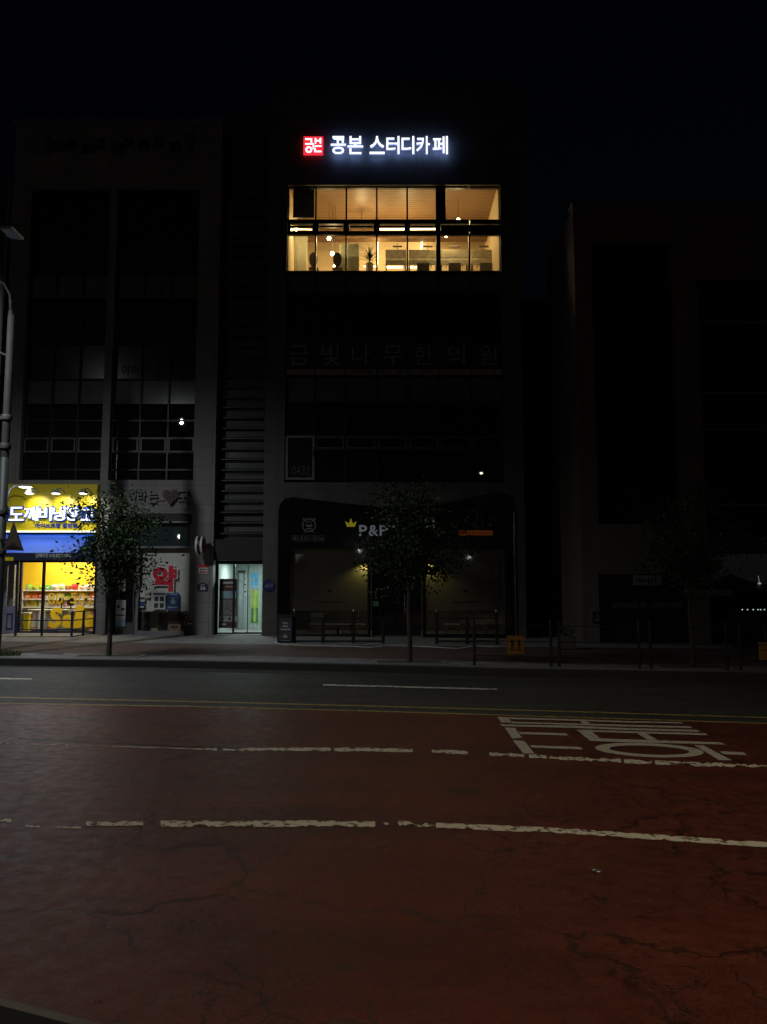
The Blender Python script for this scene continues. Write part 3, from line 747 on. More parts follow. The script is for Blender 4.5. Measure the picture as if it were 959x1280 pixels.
# interior box
mb.box(X0, xb1, D+3, D+3.1, .2, PH_T, 0); mb.box(X0-.06, X0, D+.36, D+3, .2, PH_T, 0); mb.box(xb1, xb1+.06, D+.36, D+3, .2, PH_T, 0); mb.box(X0, xb1, D+.36, D+3, PH_T-.1, PH_T, 0); mb.box(X0, xb1, D+.36, D+3, .15, zb, 0)
mb.build('pharmacy_interior', M('pharmacy_inner', (.3, .3, .27), .8), LB)
Xd = PX(171, 740, D); Yg = D+.2
gp = MB()
zA, zB_, zC = Z(660), Z(685), Z(764)
gp.poly([(X0, Yg, zB_), (xb1, Yg, zB_), (xb1, Yg, PH_T-.3), (X0, Yg, PH_T-.3)], 0)
gp.poly([(Xd, Yg, zb), (xb1, Yg, zb), (xb1, Yg, zB_), (Xd, Yg, zB_)], 1)
pw = gp.build('pharmacy_window', [M('transom_glass', (.035, .055, .055), .012, var=.08, spec=.6), CLEAR], LB)
fb = MB()
fb.box(Xd-.035, Xd+.035, D+.05, D+.22, zb, zB_); fb.box(X0, xb1, D+.052, D+.222, zB_, zB_+.06); fb.box(xb1-.06, xb1-.002, D+.054, D+.224, zb, PH_T-.32)
fb.box(Xd+.036, xb1-.061, D+.06, D+.21, zb-.02, zb+.1)
fb.build('frame', ALU_L, pw)
mb = MB(); mb.box(X0+.02, xb1-.01, D+.02, D+.3, PH_T-.3, PH_T-.02, 0); mb.box(PX(185,650,D), xb1-.1, D+.0, D+.02, Z(653.5), Z(651.5), 1); mb.build('shutter_box', [PANEL_K, ALU_L], LB)
mb = MB(); bx0 = PX(174, 725, D+.3)
mb.box(bx0, xb1-.07, D+.30, D+.31, zC, zB_); bl = mb.build('roll_blind', M('pale_blind', (.78, .79, .73), .8, var=.05), LB)
mb = MB(); mb.box(bx0, xb1-.07, D+.285, D+.315, zC-.035, zC-.001); mb.build('bottom_bar', ALU_L, bl)
# big red letter with white outline on the glass
mb = MB(); X0_, X1_, Z0_, Z1_ = RECT(189.5, 705.5, 222.5, 741, Yg)
text(mb, '약', X0_, X1_, Z0_, Z1_, Yg-.006, Yg-.002, bold=.075)
q = mb.build('letter_outline', WHITE, pw)
mb = MB(); X0_, X1_, Z0_, Z1_ = RECT(191, 707, 221, 739.5, Yg)
text(mb, '약', X0_, X1_, Z0_, Z1_, Yg-.012, Yg-.0065, bold=.05); mb.build('red_letter', RED, pw)
def poster(px0, r0, px1, r1, Y, lab, base, bits, name='poster', cat='poster', th=.006, parent=None):
    a, b, z0, z1 = RECT(px0, r0, px1, r1, Y)
    mb = MB(); mb.box(a, b, Y-th, Y-.001, z0, z1, 0); mats = [base]
    for u0, v0, u1, v1, m in bits:
        if m not in mats: mats.append(m)
        mb.box(a+u0*(b-a), a+u1*(b-a), Y-th-.003, Y-th-.0005, z0+v0*(z1-z0), z0+v1*(z1-z0), mats.index(m))
    o = mb.build(name, mats, parent)
    return tag(o, lab, cat) if parent is None else o
PUR = M('poster_purple', (.12, .07, .2), .5, var=.05); PBL = M('poster_blue', (.02, .07, .2), .5, var=.05); SKIN = M('poster_skin', (.4, .28, .2), .6); LBL = M('poster_lightblue', (.3, .45, .55), .5)
poster(191.5, 741, 207, 762, Yg, 'white notice with purple header and four drawings on the pharmacy glass', PAPER, [(0,.86,1,1,PUR),(.1,.5,.42,.78,INK),(.55,.5,.88,.78,INK),(.1,.1,.42,.38,INK),(.55,.1,.88,.38,INK)])
poster(208.5, 741, 224, 762.5, Yg, 'dark blue poster with a pale figure on the pharmacy glass', PBL, [(.3,.35,.7,.55,LBL),(.4,.55,.6,.72,SKIN),(.1,.12,.9,.2,LBL),(.15,.9,.85,.95,LBL)])
poster(173.5, 734, 182, 752, Yg, 'plain white paper sheet taped to the pharmacy glass near the frame post', PAPER, [(.1,.15,.9,.3,INK)])
poster(182.5, 738, 187.5, 742, Yg, 'small white card taped on the pharmacy glass, upper one of two', PAPER, [(.2,.3,.8,.4,INK)])
poster(182.5, 743.5, 187, 747.5, Yg, 'small white card taped on the pharmacy glass, lower one of two', PAPER, [(.2,.3,.8,.4,INK)])
poster(173.5, 753, 181, 760, Yg, 'small blue notice on the pharmacy glass below the white sheet', PBL, [(.1,.1,.9,.3,PAPER)])
# pharmacy door
pd = MB(); dx0, dx1 = PX(144, 745, D), Xd-.04
pd.box(dx0, dx1, D+.12, D+.17, zb, zB_-.01, 0); pd.box(dx0+.1, dx1-.1, D+.105, D+.119, zb+.35, zB_-.4, 1)
pdr = pd.build('pharmacy_door', [M('door_grey', (.07, .07, .07), .4), GLASS_D], LB)
mb = MB(); mb.tube([(dx1-.07, D+.05, zb+.75), (dx1-.07, D+.05, zb+1.45)], .018); mb.tube([(dx1-.07, D+.05, zb+.8), (dx1-.07, D+.12, zb+.8)], .012); mb.tube([(dx1-.07, D+.05, zb+1.4), (dx1-.07, D+.12, zb+1.4)], .012); mb.build('handle', STEEL, pdr)
poster(145, 750, 157, 783, D+.105, 'tall pale notice with blue foot on the pharmacy door', PAPER, [(0,0,1,.3,LBL),(.1,.7,.4,.8,INK),(.55,.6,.9,.7,INK),(.1,.4,.9,.45,INK)])
poster(146, 724, 157, 739, D+.105, 'square pale notice with a red line, higher on the pharmacy door', PAPER, [(.1,.25,.9,.32,RED),(.1,.5,.8,.6,INK)])
# interior bits behind the glass foot: counter, boxes
a, b, z0, z1 = RECT(187, 765, 198, 790, D+1.0)
mb = MB(); mb.bev(a, b, D+1, D+1.4, zb, z1, .01); mb.box(a+.03, b-.03, D+.99, D+.999, zb+.1, z1-.1); tag(mb.build('display_cabinet', M('pale_cabinet', (.4, .38, .25), .6)), 'pale wooden cabinet behind the pharmacy glass below the blind', 'cabinet')
a, b, z0, z1 = RECT(210, 775, 226, 790, D+.8)
mb = MB(); mb.bev(a, b, D+.8, D+1.1, zb, z1, .008, 0); mb.box(a+.1, b-.1, D+.796, D+.799, z0+.12, z0+.2, 1); tag(mb.build('cardboard_box', [M('cardboard', (.3, .2, .11), .8), INK]), 'brown cardboard box on the pharmacy floor below the blind', 'box')
# flower pot outside
a, b, z0, z1 = RECT(228, 765, 240, 794, D-.25); cx = (a+b)/2; r = (b-a)/2*.8
fp = thing('flower_pot', (cx, D-.25, gz(cx)+.16), 'pot of purple and white flowers against the pharmacy wall', 'plant')
mb = MB(); zg = gz(cx)+.16; mb.lathe(cx, D-.25, [(0, zg), (r*.7, zg), (r*.95, zg+.22), (r, zg+.25), (r*.85, zg+.25), (0, zg+.23)], 14); mb.build('pot', M('pot_dark', (.05, .045, .045), .6), fp)
def clump(cx, cy, cz, rx, rz, n, s, mats, w=None):
    mb = MB()
    for i in range(n):
        t = random.random()*2*math.pi; q = random.random()**.5; zz_ = random.uniform(-1, 1)
        c = Vector((cx+rx*q*math.cos(t)*(1-.4*abs(zz_)), cy+rx*q*math.sin(t)*(1-.4*abs(zz_)), cz+rz*zz_))
        leaf(mb, c, s*random.uniform(.7, 1.3), random.randrange(len(mats)) if w is None else random.choices(range(len(mats)), w)[0])
    return mb
def leaf(mb, c, s, mi=0, d=None):
    d = d or Vector((random.gauss(0,1), random.gauss(0,1), random.gauss(0,.7))); d.normalize()
    u = d.cross(Vector((random.gauss(0,1), random.gauss(0,1), random.gauss(0,1)))).normalized(); n = d.cross(u)
    mb.add([c, c+d*s*.5+u*s*.27+n*s*.06, c+d*s, c+d*s*.5-u*s*.27+n*s*.06], [(0,1,2),(0,2,3)], mi)
FL1 = M('flower_purple', (.28, .07, .22), .6); FL2 = M('flower_white', (.7, .66, .64), .6)
clump(cx, D-.25, zg+.42, r*1.0, .22, 170, .085, [LEAF2, FL1, FL2], [4, 3, 2]).build('blossoms', [LEAF2, FL1, FL2], fp)
# pharmacy fascia letters
pf = thing('pharmacy_letters', (-7.3, D-.1, 4.3), 'unlit pale channel letters and dark red emblem on the pharmacy stone fascia', 'sign')
UNL = M('unlit_pale_letter', (.20, .20, .195), .5, var=.08)
for ch, a, b, r0, r1 in (('자', 163, 172, 613, 627), ('라', 173, 184, 613, 627), ('는', 186, 198, 613, 629), ('국', 222, 238, 613, 632)):
    mb = MB(); X0_, X1_, Z0_, Z1_ = RECT(a, r0, b, r1, D); text(mb, ch, X0_, X1_, Z0_, Z1_, D-.1, D-.01, bold=.02, mi=0, side=1); mb.build('letter', [UNL, DKL], pf)
mb = MB(); X0_, X1_, Z0_, Z1_ = RECT(204, 610, 225, 632, D); cx = (X0_+X1_)/2; w = (X1_-X0_)/2
heart = []
for k in range(40):
    t = 2*math.pi*k/40; heart.append((cx + w*.95*math.sin(t)**3, Z0_+(Z1_-Z0_)*(.5+ (13*math.cos(t)-5*math.cos(2*t)-2*math.cos(3*t)-math.cos(4*t))/31)))
mb.prism(heart[::-1], D-.12, D-.01); hb = mb.build('red_emblem', M('dull_red', (.032, .006, .009), .5), pf)
mb = MB(); text(mb, '약', cx-w*.5, cx+w*.5, Z0_+.14, Z1_-.12, D-.14, D-.1205, bold=.03); mb.build('emblem_letter', M('dull_red_deep', (.05, .009, .013), .5), hb)
mb = MB()
for a, b, r in ((196, 206, 626), (230, 240, 638)): X0_, X1_, Z0_, Z1_ = RECT(a, r-1.2, b, r, D); mb.box(X0_, X1_, D-.07, D-.01, Z0_, Z1_)
mb.build('underline', UNL, pf)
# projecting round sign, notice plates
X0_, Zc = P(251, 682, D-.45)
rs = thing('round_blade_sign', (X0_, D-.45, Zc-.3), 'round double faced blade sign on a bracket beside the pharmacy', 'sign')
def disc_x(mb, x0, x1, cy, cz, r, mi=0, n=26):
    vs = [(x0, cy+r*math.cos(2*math.pi*k/n), cz+r*math.sin(2*math.pi*k/n)) for k in range(n)] + [(x1, cy+r*math.cos(2*math.pi*k/n), cz+r*math.sin(2*math.pi*k/n)) for k in range(n)]
    mb.add(vs, [tuple(range(n-1,-1,-1)), tuple(range(n, 2*n))] + [(k, (k+1)%n, (k+1)%n+n, k+n) for k in range(n)], mi)
mb = MB(); disc_x(mb, X0_-.12, X0_-.06, D-.42, Zc, .30); mb.build('rim', WHITE, rs)
mb = MB(); disc_x(mb, X0_-.059, X0_+.03, D-.42, Zc, .28); mb.build('core', BLACK, rs)
mb = MB(); disc_x(mb, X0_+.031, X0_+.09, D-.42, Zc, .30); mb.build('rim', WHITE, rs)
mb = MB(); disc_x(mb, X0_+.0905, X0_+.105, D-.42, Zc, .24); mb.build('face', M('face_red', (.35, .04, .05), .5), rs)
mb = MB(); mb.tube([(X0_+.01, D-.14, Zc), (X0_+.05, D+.01, Zc)], .03); mb.build('bracket', ALU, rs)
o = poster(248.5, 706, 259.5, 717, D, 'red and white notice plate on the stone pier below the round sign', PAPER, [(0,.68,1,1,RED),(.12,.1,.88,.28,RED),(.15,.42,.85,.54,INK)], 'notice_plate', 'notice', .02)
nplate = thing('house_number_plate', (PX(253.5, 733, D), D-.03, Z(739)), 'dark blue house number plate reading 36 on the stone pier', 'plate')
a, b, z0, z1 = RECT(247, 728, 260, 739, D); mb = MB(); mb.prism([(a, z0), (b, z0), (b, z1-.07), ((a+b)/2, z1), (a, z1-.07)], D-.025, D-.001); mb.build('plate', M('plate_blue', (.012, .018, .07), .4), nplate)
mb = MB(); text(mb, '36', a+.09, b-.07, z0+.04, z0+.15, D-.03, D-.0255, bold=.02); mb.box(a+.1, b-.1, D-.03, D-.0255, z0+.19, z0+.205); mb.build('number', WHITE, nplate)

# ------------------------------------------------------------------ recessed stair core with louvres and lit entrance
CR = thing('stair_core', (-4.6, D+1.5, .2), 'dark recessed stair core with horizontal louvres between the two blocks', 'building')
cx0, cx1 = -5.4, -3.83
Yc = D+.55
eT = PZ(706, Yc)
mb = MB(); mb.box(cx0+.02, cx1-.02, Yc+.01, Yc+5, PZ(675, Yc), 17.9); mb.build('wall', M('core_cladding', (.045, .047, .047), .5), CR)
mb = MB(); mb.box(cx0, cx1, D+.1, Yc+.2, PZ(701, Yc), PZ(675, Yc)-.002); mb.build('dark_lintel', PANEL_K, CR)
zs = PZ(672, Yc)+.1; k = 0; LV = M('louvre_metal', (.05, .052, .052), .45, .4)
while zs < 17.2:
    mb = MB(); mb.add([(cx0+.01,Yc-.20,zs),(cx1-.01,Yc-.20,zs),(cx1-.01,Yc-.02,zs+.06),(cx0+.01,Yc-.02,zs+.06),(cx0+.01,Yc-.20,zs+.035),(cx1-.01,Yc-.20,zs+.035),(cx1-.01,Yc-.02,zs+.095),(cx0+.01,Yc-.02,zs+.095)], [(3,2,1,0),(4,5,6,7),(0,1,5,4),(2,3,7,6),(0,4,7,3),(1,2,6,5)])
    mb.build('louvre', LV, CR); zs += .345; k += 1
for r0, r1 in ((610, 637), (658, 673), (560, 592), (470, 500), (250, 330)):
    a, b, z0, z1 = RECT(284, r0, 327, r1, Yc)
    mb = MB(); mb.poly([(a, Yc-.004, z0), (cx1-.05, Yc-.004, z0), (cx1-.05, Yc-.004, z1), (a, Yc-.004, z1)]); w = mb.build('window', GLASS_S, CR)
    fb = MB(); fb.box(a, cx1-.05, Yc-.03, Yc-.005, z1, z1+.04); fb.box(a, cx1-.05, Yc-.03, Yc-.005, z0-.04, z0); fb.box(a, a+.04, Yc-.03, Yc-.005, z0, z1); fb.build('frame', ALU, w)
# entrance hall
zf = gz(-4.6)+.165
mb = MB(); Yb = D+3.6
mb.box(cx0, cx1, Yb, Yb+.1, zf, 2.9, 0); mb.box(cx0-.0, cx0+.05, Yc+.12, Yb, zf, 2.9, 0); mb.box(cx1-.05, cx1, Yc+.12, Yb, zf, 2.9, 0)
mb.build('hall_wall', slat_mat('hall_cladding', (.34, .42, .41), (.50, .59, .57), 2.2, 'x', .35), CR)
mb = MB(); mb.box(cx0+.05, cx1-.05, Yc+.12, Yb, 2.6, 2.7); mb.build('hall_ceiling', WHITE, CR)
mb = MB(); mb.box(cx0+.05, cx1-.05, D+.0, Yb, zf-.06, zf+.01); mb.build('hall_floor', M('hall_tile', (.28, .28, .27), .35), CR)
hl = thing('hall_light', (-4.6, Yc+1.2, 2.5), 'cool square ceiling light inside the stair entrance hall', 'light')
mb = MB(); mb.bev(-4.8, -4.4, Yc+.9, Yc+1.3, 2.54, 2.595, .01); mb.build('diffuser', E('hall_glow', (.75, 1, .98), 3), hl)
add_light('AREA', (-4.6, Yc+1.1, 2.52), 46, (.85, 1, .98), hl, shape='SQUARE', size=.5)
# the hall's own things: blue and green banners, grey column
def banner(px0, r0, px1, r1, Y, lab, base, bits): return poster(px0, r0, px1, r1, Y, lab, base, bits, 'banner', 'banner', .02)
SKY_B = M('banner_blue', (.12, .42, .75), .5, var=.15); LIME = M('banner_green', (.28, .45, .06), .5, var=.25); PALE = M('banner_pale', (.6, .66, .64), .6)
banner(313.5, 716, 323, 736, Yb-.01, 'bright blue banner on the entrance hall wall above the green one', SKY_B, [(.3,.45,.6,.7,LBL),(.65,.4,.75,.62,PBL),(0,0,1,.2,LBL)])
banner(314, 738, 323, 778, Yb-.01, 'yellow green banner on the entrance hall wall below the blue one', LIME, [(.45,.02,.62,.98,M('banner_yellow', (.55, .55, .2), .5)),(0,0,.35,.45,M('banner_leaf', (.08, .25, .06), .5)),(.68,0,1,.45,M('banner_leaf', (.08, .25, .06), .5))])
banner(303.5, 718, 308.5, 745, Yb-.02, 'narrow white banner with black marks beside the grey hall pillar', PALE, [(.2,.75,.6,.82,INK),(.4,.5,.9,.56,INK),(.5,.15,.9,.25,INK),(.1,.9,.5,.97,INK)])
a, b, z0, z1 = RECT(298, 713, 304, 786, Yb-.4)
mb = MB(); mb.bev(a, b, Yb-.4, Yb-.2, zf+.011, z1-.08, .02, 0); mb.box(a-.02, b+.02, Yb-.42, Yb-.18, z1-.079, z1, 1); tag(mb.build('hall_pillar', [M('pillar_grey', (.22, .25, .27), .4), ALU]), 'grey metal pillar standing inside the entrance hall', 'pillar')
# glazed doors
Xm = PX(292, 750, Yc); eb = zf+.03
gb = MB(); gb.poly([(Xm, Yc+.05, eb), (cx1, Yc+.05, eb), (cx1, Yc+.05, eT), (Xm, Yc+.05, eT)])
dg_ = gb.build('glass_door', CLEAR, CR)
fb = MB(); fb.box(Xm-.03, Xm+.03, Yc, Yc+.09, eb-.02, eT+.02); Xh = PX(309.5, 750, Yc)
fb.box(Xh-.012, Xh+.012, Yc+.02, Yc+.07, eb, eT); fb.box(Xm+.031, cx1, Yc+.002, Yc+.088, eb-.03, eb+.03); fb.box(cx0, cx1, Yc-.003, Yc+.093, eT+.02, PZ(700, Yc))
fb.build('frame', ALU, dg_)
mb = MB(); mb.tube([(Xh+.06, Yc, eb+.85), (Xh+.06, Yc, eb+1.25)], .013); mb.build('handle', STEEL, dg_)
fx = PX(272.5, 750, Yc)
gb = MB(); gb.poly([(fx, Yc+.05, eb), (Xm-.03, Yc+.05, eb), (Xm-.03, Yc+.05, eT+.0), (fx, Yc+.05, eT+.0)]); sd = gb.build('side_light', CLEAR, CR)
fb = MB(); fb.box(fx-.03, fx, Yc+.0, Yc+.09, eb-.02, eT+.02); fb.box(fx, Xm-.031, Yc+.001, Yc+.089, eb-.03, eb+.02); fb.build('frame', ALU, sd)
fb = MB(); fb.box(cx0, fx-.031, Yc+.0, Yc+.06, zf, eT+.02); fb.build('side_panel', PANEL_K, CR)
MAR = M('poster_maroon', (.085, .036, .034), .6, var=.1)
poster(274, 723.5, 296.5, 785, Yc+.045, 'tall maroon clinic poster with a photograph covering the glass beside the entrance door', MAR, [(.12,.60,.95,.75,LBL),(.05,.25,.95,.58,M('poster_grey', (.22, .2, .18), .6, scale=18, var=.5)),(.2,.9,.8,.94,PAPER),(.35,.82,.8,.86,SKIN),(0,.13,1,.24,M('poster_pale', (.35, .35, .35), .6)),(.2,.16,.3,.21,INK),(.55,.16,.65,.21,INK),(.1,.06,.4,.09,PAPER)], 'poster', 'poster', .008)
# alarm company plate
ap = thing('alarm_plate', (PX(336, 732, D), D-.02, Z(739)), 'round blue alarm company plate on the dark pier by the entrance', 'plate')
X0_, Zc = P(336, 732, D); mb = MB(); mb.disc_y(X0_, Zc, .2, D-.03, D-.001, 8); mb.build('plate', M('alarm_blue', (.02, .025, .12), .4), ap)
mb = MB(); text(mb, 'ADT', X0_-.13, X0_+.14, Zc-.06, Zc+.06, D-.036, D-.0305, bold=.02, lean=.2); mb.build('lettering', M('alarm_letter', (.22, .24, .4), .5), ap)

# ------------------------------------------------------------------ central building
CB = thing('office_building', (.35, D+4, .1), 'dark granite block with one lit upper floor behind seven glazed columns', 'building')
wx0, wx1 = -3.18, 3.87
zW0, zW1 = Z(603), Z(231)
zL0, zL1 = Z(338), Z(230)
PT = Z(621)
mb = MB(); wall_holes(mb, cx1, 4.5, -.1, 18.6, D, D+.3, [(wx0, wx1, zW0, zW1), (-3.3, 3.98, -.2, Z(640))]); mb.box(cx1, 4.5, D+.31, D+6, zL1+.35, 18.5)
mb.box(cx1, 4.5, D+.5, D+6, Z(640)+.05, zL0-.18); mb.box(cx1, wx0-.02, D+.31, D+6, zL0-.18, zL1+.35); mb.box(wx1+.02, 4.5, D+.31, D+6, zL0-.18, zL1+.35)
mb.build('wall', STONE_C, CB)
xs7 = [PX(p, 320, D) for p in (357.5, 394, 432.5, 471, 509.5, 548.5, 587.5, 626.5)]
xs7[0] = wx0; xs7[-1] = wx1
# dark storeys
curtain(CB, xs7, [(Z(b), Z(a), m) for a, b, m in ((338.5, 366, 1), (366, 411, 0), (411, 426, 0), (426, 469, 0))], D+.2, .045)
curtain(CB, xs7, [(Z(b), Z(a), m) for a, b, m in ((469, 501, 1), (501, 544, 0), (544, 561, 0), (561, 603, 0))], D+.2, .045)
hoppers(CB, xs7[:2], Z(425), Z(412), D+.2, ALU); hoppers(CB, xs7[1:], Z(560), Z(545), D+.2, M('sash_grey', (.09, .09, .09), .45, .3))
# open casement with pale frame
ow = thing('casement', (0, 0, 0), None, None) if False else None
a, b, z0, z1 = RECT(357.5, 545, 393.5, 600, D+.1)
mb = MB(); t = .07
mb.box(a, b, D+.03, D+.1, z0, z0+t); mb.box(a, b, D+.03, D+.1, z1-t, z1); mb.box(a, a+t, D+.03, D+.1, z0+t, z1-t); mb.box(b-t, b, D+.03, D+.1, z0+t, z1-t)
cs = mb.build('casement_window', M('pale_casement', (.15, .145, .14), .5), CB)
mb = MB(); mb.poly([(a+t, D+.07, z0+t), (b-t, D+.07, z0+t), (b-t, D+.07, z1-t), (a+t, D+.07, z1-t)]); mb.build('pane', M('casement_glass', (.02, .02, .019), .12), cs)
mb = MB(); text(mb, '0432', a+.2, b-.15, z0+.16, z0+.46, D+.06, D+.066, bold=.0); mb.build('number', M('faded_number', (.05, .05, .048), .6), cs)
mb = MB(); mb.box(b-.05, b-.01, D+.005, D+.029, z0+.75, z0+.95); mb.build('handle', BLACK, cs)
# lit storey: glass
rowsT = [(290, 337.5), (274.5, 290), (231.5, 274.5)]
gb = MB()
for i in range(7):
    for (r0, r1) in rowsT:
        gb.poly([(xs7[i], D+.2, Z(r1)), (xs7[i+1], D+.2, Z(r1)), (xs7[i+1], D+.2, Z(r0)), (xs7[i], D+.2, Z(r0))])
lw = gb.build('lit_window', CLEAR, CB)
fb = MB(); f = .055
for i, x in enumerate(xs7):
    if i == 6: fb.box(x-f/2, x+f/2, D+.12, D+.23, Z(337.5), Z(290)); continue
    w = f if i != 5 else .15
    fb.box(x-w/2, x+w/2, D+.12, D+.23, Z(337.5), Z(231.5))
fb.box(xs7[5]+.076, xs7[5]+.25, D+.121, D+.231, Z(275), Z(229))
for i in range(7):
    a, b = xs7[i]+f/2, xs7[i+1]-f/2
    if i == 5: a = xs7[5]+.076
    for r, h in ((337.5, .05), (289.0, .13), (274.8, .15), (231.5, .06)):
        if i >= 5 and r == 289.0: h = .14
        z = Z(r); fb.box(a, b, D+.122, D+.232, z-h/2, z+h/2)
fb.box(xs7[5]+.09, xs7[7]-.03, D+.135, D+.225, Z(286), Z(279))
for i in range(5):
    for x in (xs7[i]+f/2+.001, xs7[i+1]-f/2-.071): fb.box(x, x+.07, D+.14, D+.22, Z(289)+.066, Z(274.8)-.076)
    fb.box(xs7[i]+f/2+.075, xs7[i+1]-f/2-.075, D+.142, D+.218, Z(281.6), Z(279.6))
fb.build('frame', M('black_frame', (.006, .006, .006), .4), lw)
# the lit room
zfl, zcl = Z(338)-.12, Z(230)+.12
yBk = D+4.0
ROOMW = M('room_plaster', (.62, .49, .29), .8, var=.05)
mb = MB(); mb.box(wx0, wx1, yBk, yBk+.1, zfl, zcl, 0); mb.box(wx0-.015, wx0+.02, D+.31, yBk, zfl, zcl, 0); mb.box(wx1-.02, wx1+.015, D+.31, yBk, zfl, zcl, 0)
mb.build('room_wall', ROOMW, CB)
mb = MB(); mb.box(wx0, wx1, D+.31, yBk, zcl, zcl+.1); mb.build('room_ceiling', slat_mat('timber_slats', (.09, .045, .018), (.32, .20, .105), 2.2, 'y', .5), CB)
mb = MB(); mb.box(wx0, wx1, D+.31, yBk, zfl-.1, zfl); mb.build('room_floor', M('room_floor_wood', (.3, .2, .11), .4), CB)
mb = MB(); mb.box(wx0+.03, wx1-.03, yBk-1.1, yBk-.75, zcl-.62, zcl-.001); mb.build('ceiling_beam', M('beam_brown', (.16, .09, .045), .6), CB)
WARM = (1, .73, .33)
def at(px, py, Y): x, z = P(px, py, Y); return (x, Y, z)
def strip(p, q, lab, r=.03, e=9, pow_=0, group='warm LED tubes in the lit room'):
    c = [(a+b)/2 for a, b in zip(p, q)]
    t = thing('led_tube', c, lab, 'light', group)
    mb = MB(); mb.tube([p, q], r, 8); mb.build('tube', E('led_%d' % e, (1, .74, .36), e), t)
    d = (Vector(q)-Vector(p)).normalized()
    mb = MB(); mb.tube([Vector(p)-d*.05, Vector(p)], r*1.1, 8); mb.tube([Vector(q), Vector(q)+d*.05], r*1.1, 8); mb.build('end_cap', WHITE, t)
    if pow_: add_light('POINT', (c[0], c[1]-.12, c[2]-.1), pow_, WARM, t, shadow_soft_size=.25)
    return t
strip(at(472, 286.5, D+2.2), at(544, 286.0, D+2.2), 'long bright tube light under the beam of the lit room', .035, 9, 30)
strip(at(396, 279, D+2.0), at(543, 277, D+2.0), 'thin tube light running high along the beam of the lit room', .015, 3)
strip(at(361, 250, D+.6), at(361, 233, D+.6), 'upper upright tube light at the corner beside the black panel', .05, 5)
strip(at(361, 271, D+.6), at(361, 257, D+.6), 'lower upright tube light at the corner beside the black panel', .05, 8)
strip(at(471.5, 331, D+3.3), at(473, 292, D+3.3), 'upright tube light beside the potted plant in the lit room', .03, 6, 20)
strip(at(526.5, 312, D+3.6), at(529, 291, D+3.6), 'upright tube light behind the row of desks', .03, 6, 20)
strip(at(483, 334, D+2.7), at(503, 334, D+2.7), 'low tube light glowing under the desk next to the plant', .04, 5)
strip(at(455, 333, D+3.0), at(471, 333, D+3.0), 'low tube light on the floor behind the potted plant', .03, 5)
strip(at(511, 334, D+2.7), at(528, 334, D+2.7), 'low tube light glowing under the desk in the middle column', .04, 4)
strip(at(360, 286, D+.9), at(390, 287, D+.9), 'short tube light at the head of the frosted panel', .025, 3)
def pend(px, py, Y, lab, pw=0):
    x, z = P(px, py, Y)
    t = thing('pendant_lamp', (x, Y, z), lab, 'lamp', 'pendant bulbs in the lit room')
    mb = MB(); n = 10
    mb.lathe(x, Y, [(0, z-.06), (.045, z-.05), (.072, z), (.05, z+.045), (.02, z+.06)], n); mb.build('bulb', E('bulb_glow', (1, .78, .42), 22), t)
    mb = MB(); mb.lathe(x, Y, [(.022, z+.06), (.022, z+.11), (.0, z+.115)], 8); mb.tube([(x, Y, z+.11), (x, Y, zcl)], .006, 5); mb.build('cord', BLACK, t)
    if pw: add_light('POINT', (x, Y, z-.1), pw, WARM, t, shadow_soft_size=.06)
pend(370, 286, D+.9, 'pendant bulb beside the wall in the first window column', 12)
pend(411.5, 298, D+1.5, 'pendant bulb highest in the string of three behind the second window', 36)
pend(415.5, 317, D+1.6, 'pendant bulb in the middle of the string of three behind the second window', 16)
pend(419, 333, D+1.7, 'pendant bulb lowest in the string of three behind the second window', 16)
pend(452, 279, D+2.0, 'pendant bulb right under the beam, near the potted plant', 40)
pend(557.5, 294, D+1.7, 'pendant bulb above the desk in the sixth window column', 25)
pend(573, 275, D+1.2, 'pendant bulb close to the timber ceiling in the big upper pane', 16)
room_fill = thing('ceiling_light', (.3, D+2, zcl-.1), 'flush warm panel light hidden above the beam of the lit room', 'light')  # added fill source, out of view
mb = MB(); mb.bev(-.5, 1.3, D+3.25, D+3.6, zcl-.08, zcl-.002, .01); mb.build('diffuser', E('fill_panel_warm', (1, .76, .4), 3), room_fill)
add_light('AREA', (.4, D+2.2, zcl-.9), 56, (1, .74, .35), room_fill, shape='RECTANGLE', size=5.5, size_y=1.2)
o = add_light('AREA', (.4, D+2.0, zfl+1.3), 30, (1, .75, .36), room_fill, shape='RECTANGLE', size=6, size_y=2.2); o.rotation_euler = (R(180), 0, 0)  # upward fill light added to brighten the room, no fixture here
# things in the room
a, b, z0, z1 = RECT(366.5, 234.5, 393, 272, D+.45)
mb = MB(); mb.bev(a, b, D+.45, D+.5, z0, z1, .01, 0); mb.box(a-.02, b+.0, D+.44, D+.51, z1+.03, z1+.10, 1); mb.tube([(a+.1, D+.475, z1), (a+.1, D+.475, z1+.04)], .01); mb.tube([(b-.1, D+.475, z1), (b-.1, D+.475, z1+.04)], .01)
tag(mb.build('black_panel', [BLACK, WOODT]), 'black board filling the first upper pane of the lit floor', 'board')
a, b, z0, z1 = RECT(358, 291, 384, 337.5, D+1.7)
fpn = thing('frosted_screen', ((a+b)/2, D+1.75, zfl), 'grey green frosted screen behind the first lower pane', 'screen')
FR = M('frosted_panel', (.50, .50, .36), .5, var=.08)
mb = MB(); mb.bev(max(a, wx0)+.03, b, D+1.7, D+1.75, zfl, z1-.02, .01); mb.build('panel', FR, fpn)
mb = MB(); mb.bev(max(a, wx0)+.1, b-.3, D+1.685, D+1.6995, zfl+.2, z1-.42, .006); mb.build('inset', M('frosted_inset', (.40, .41, .29), .5), fpn)
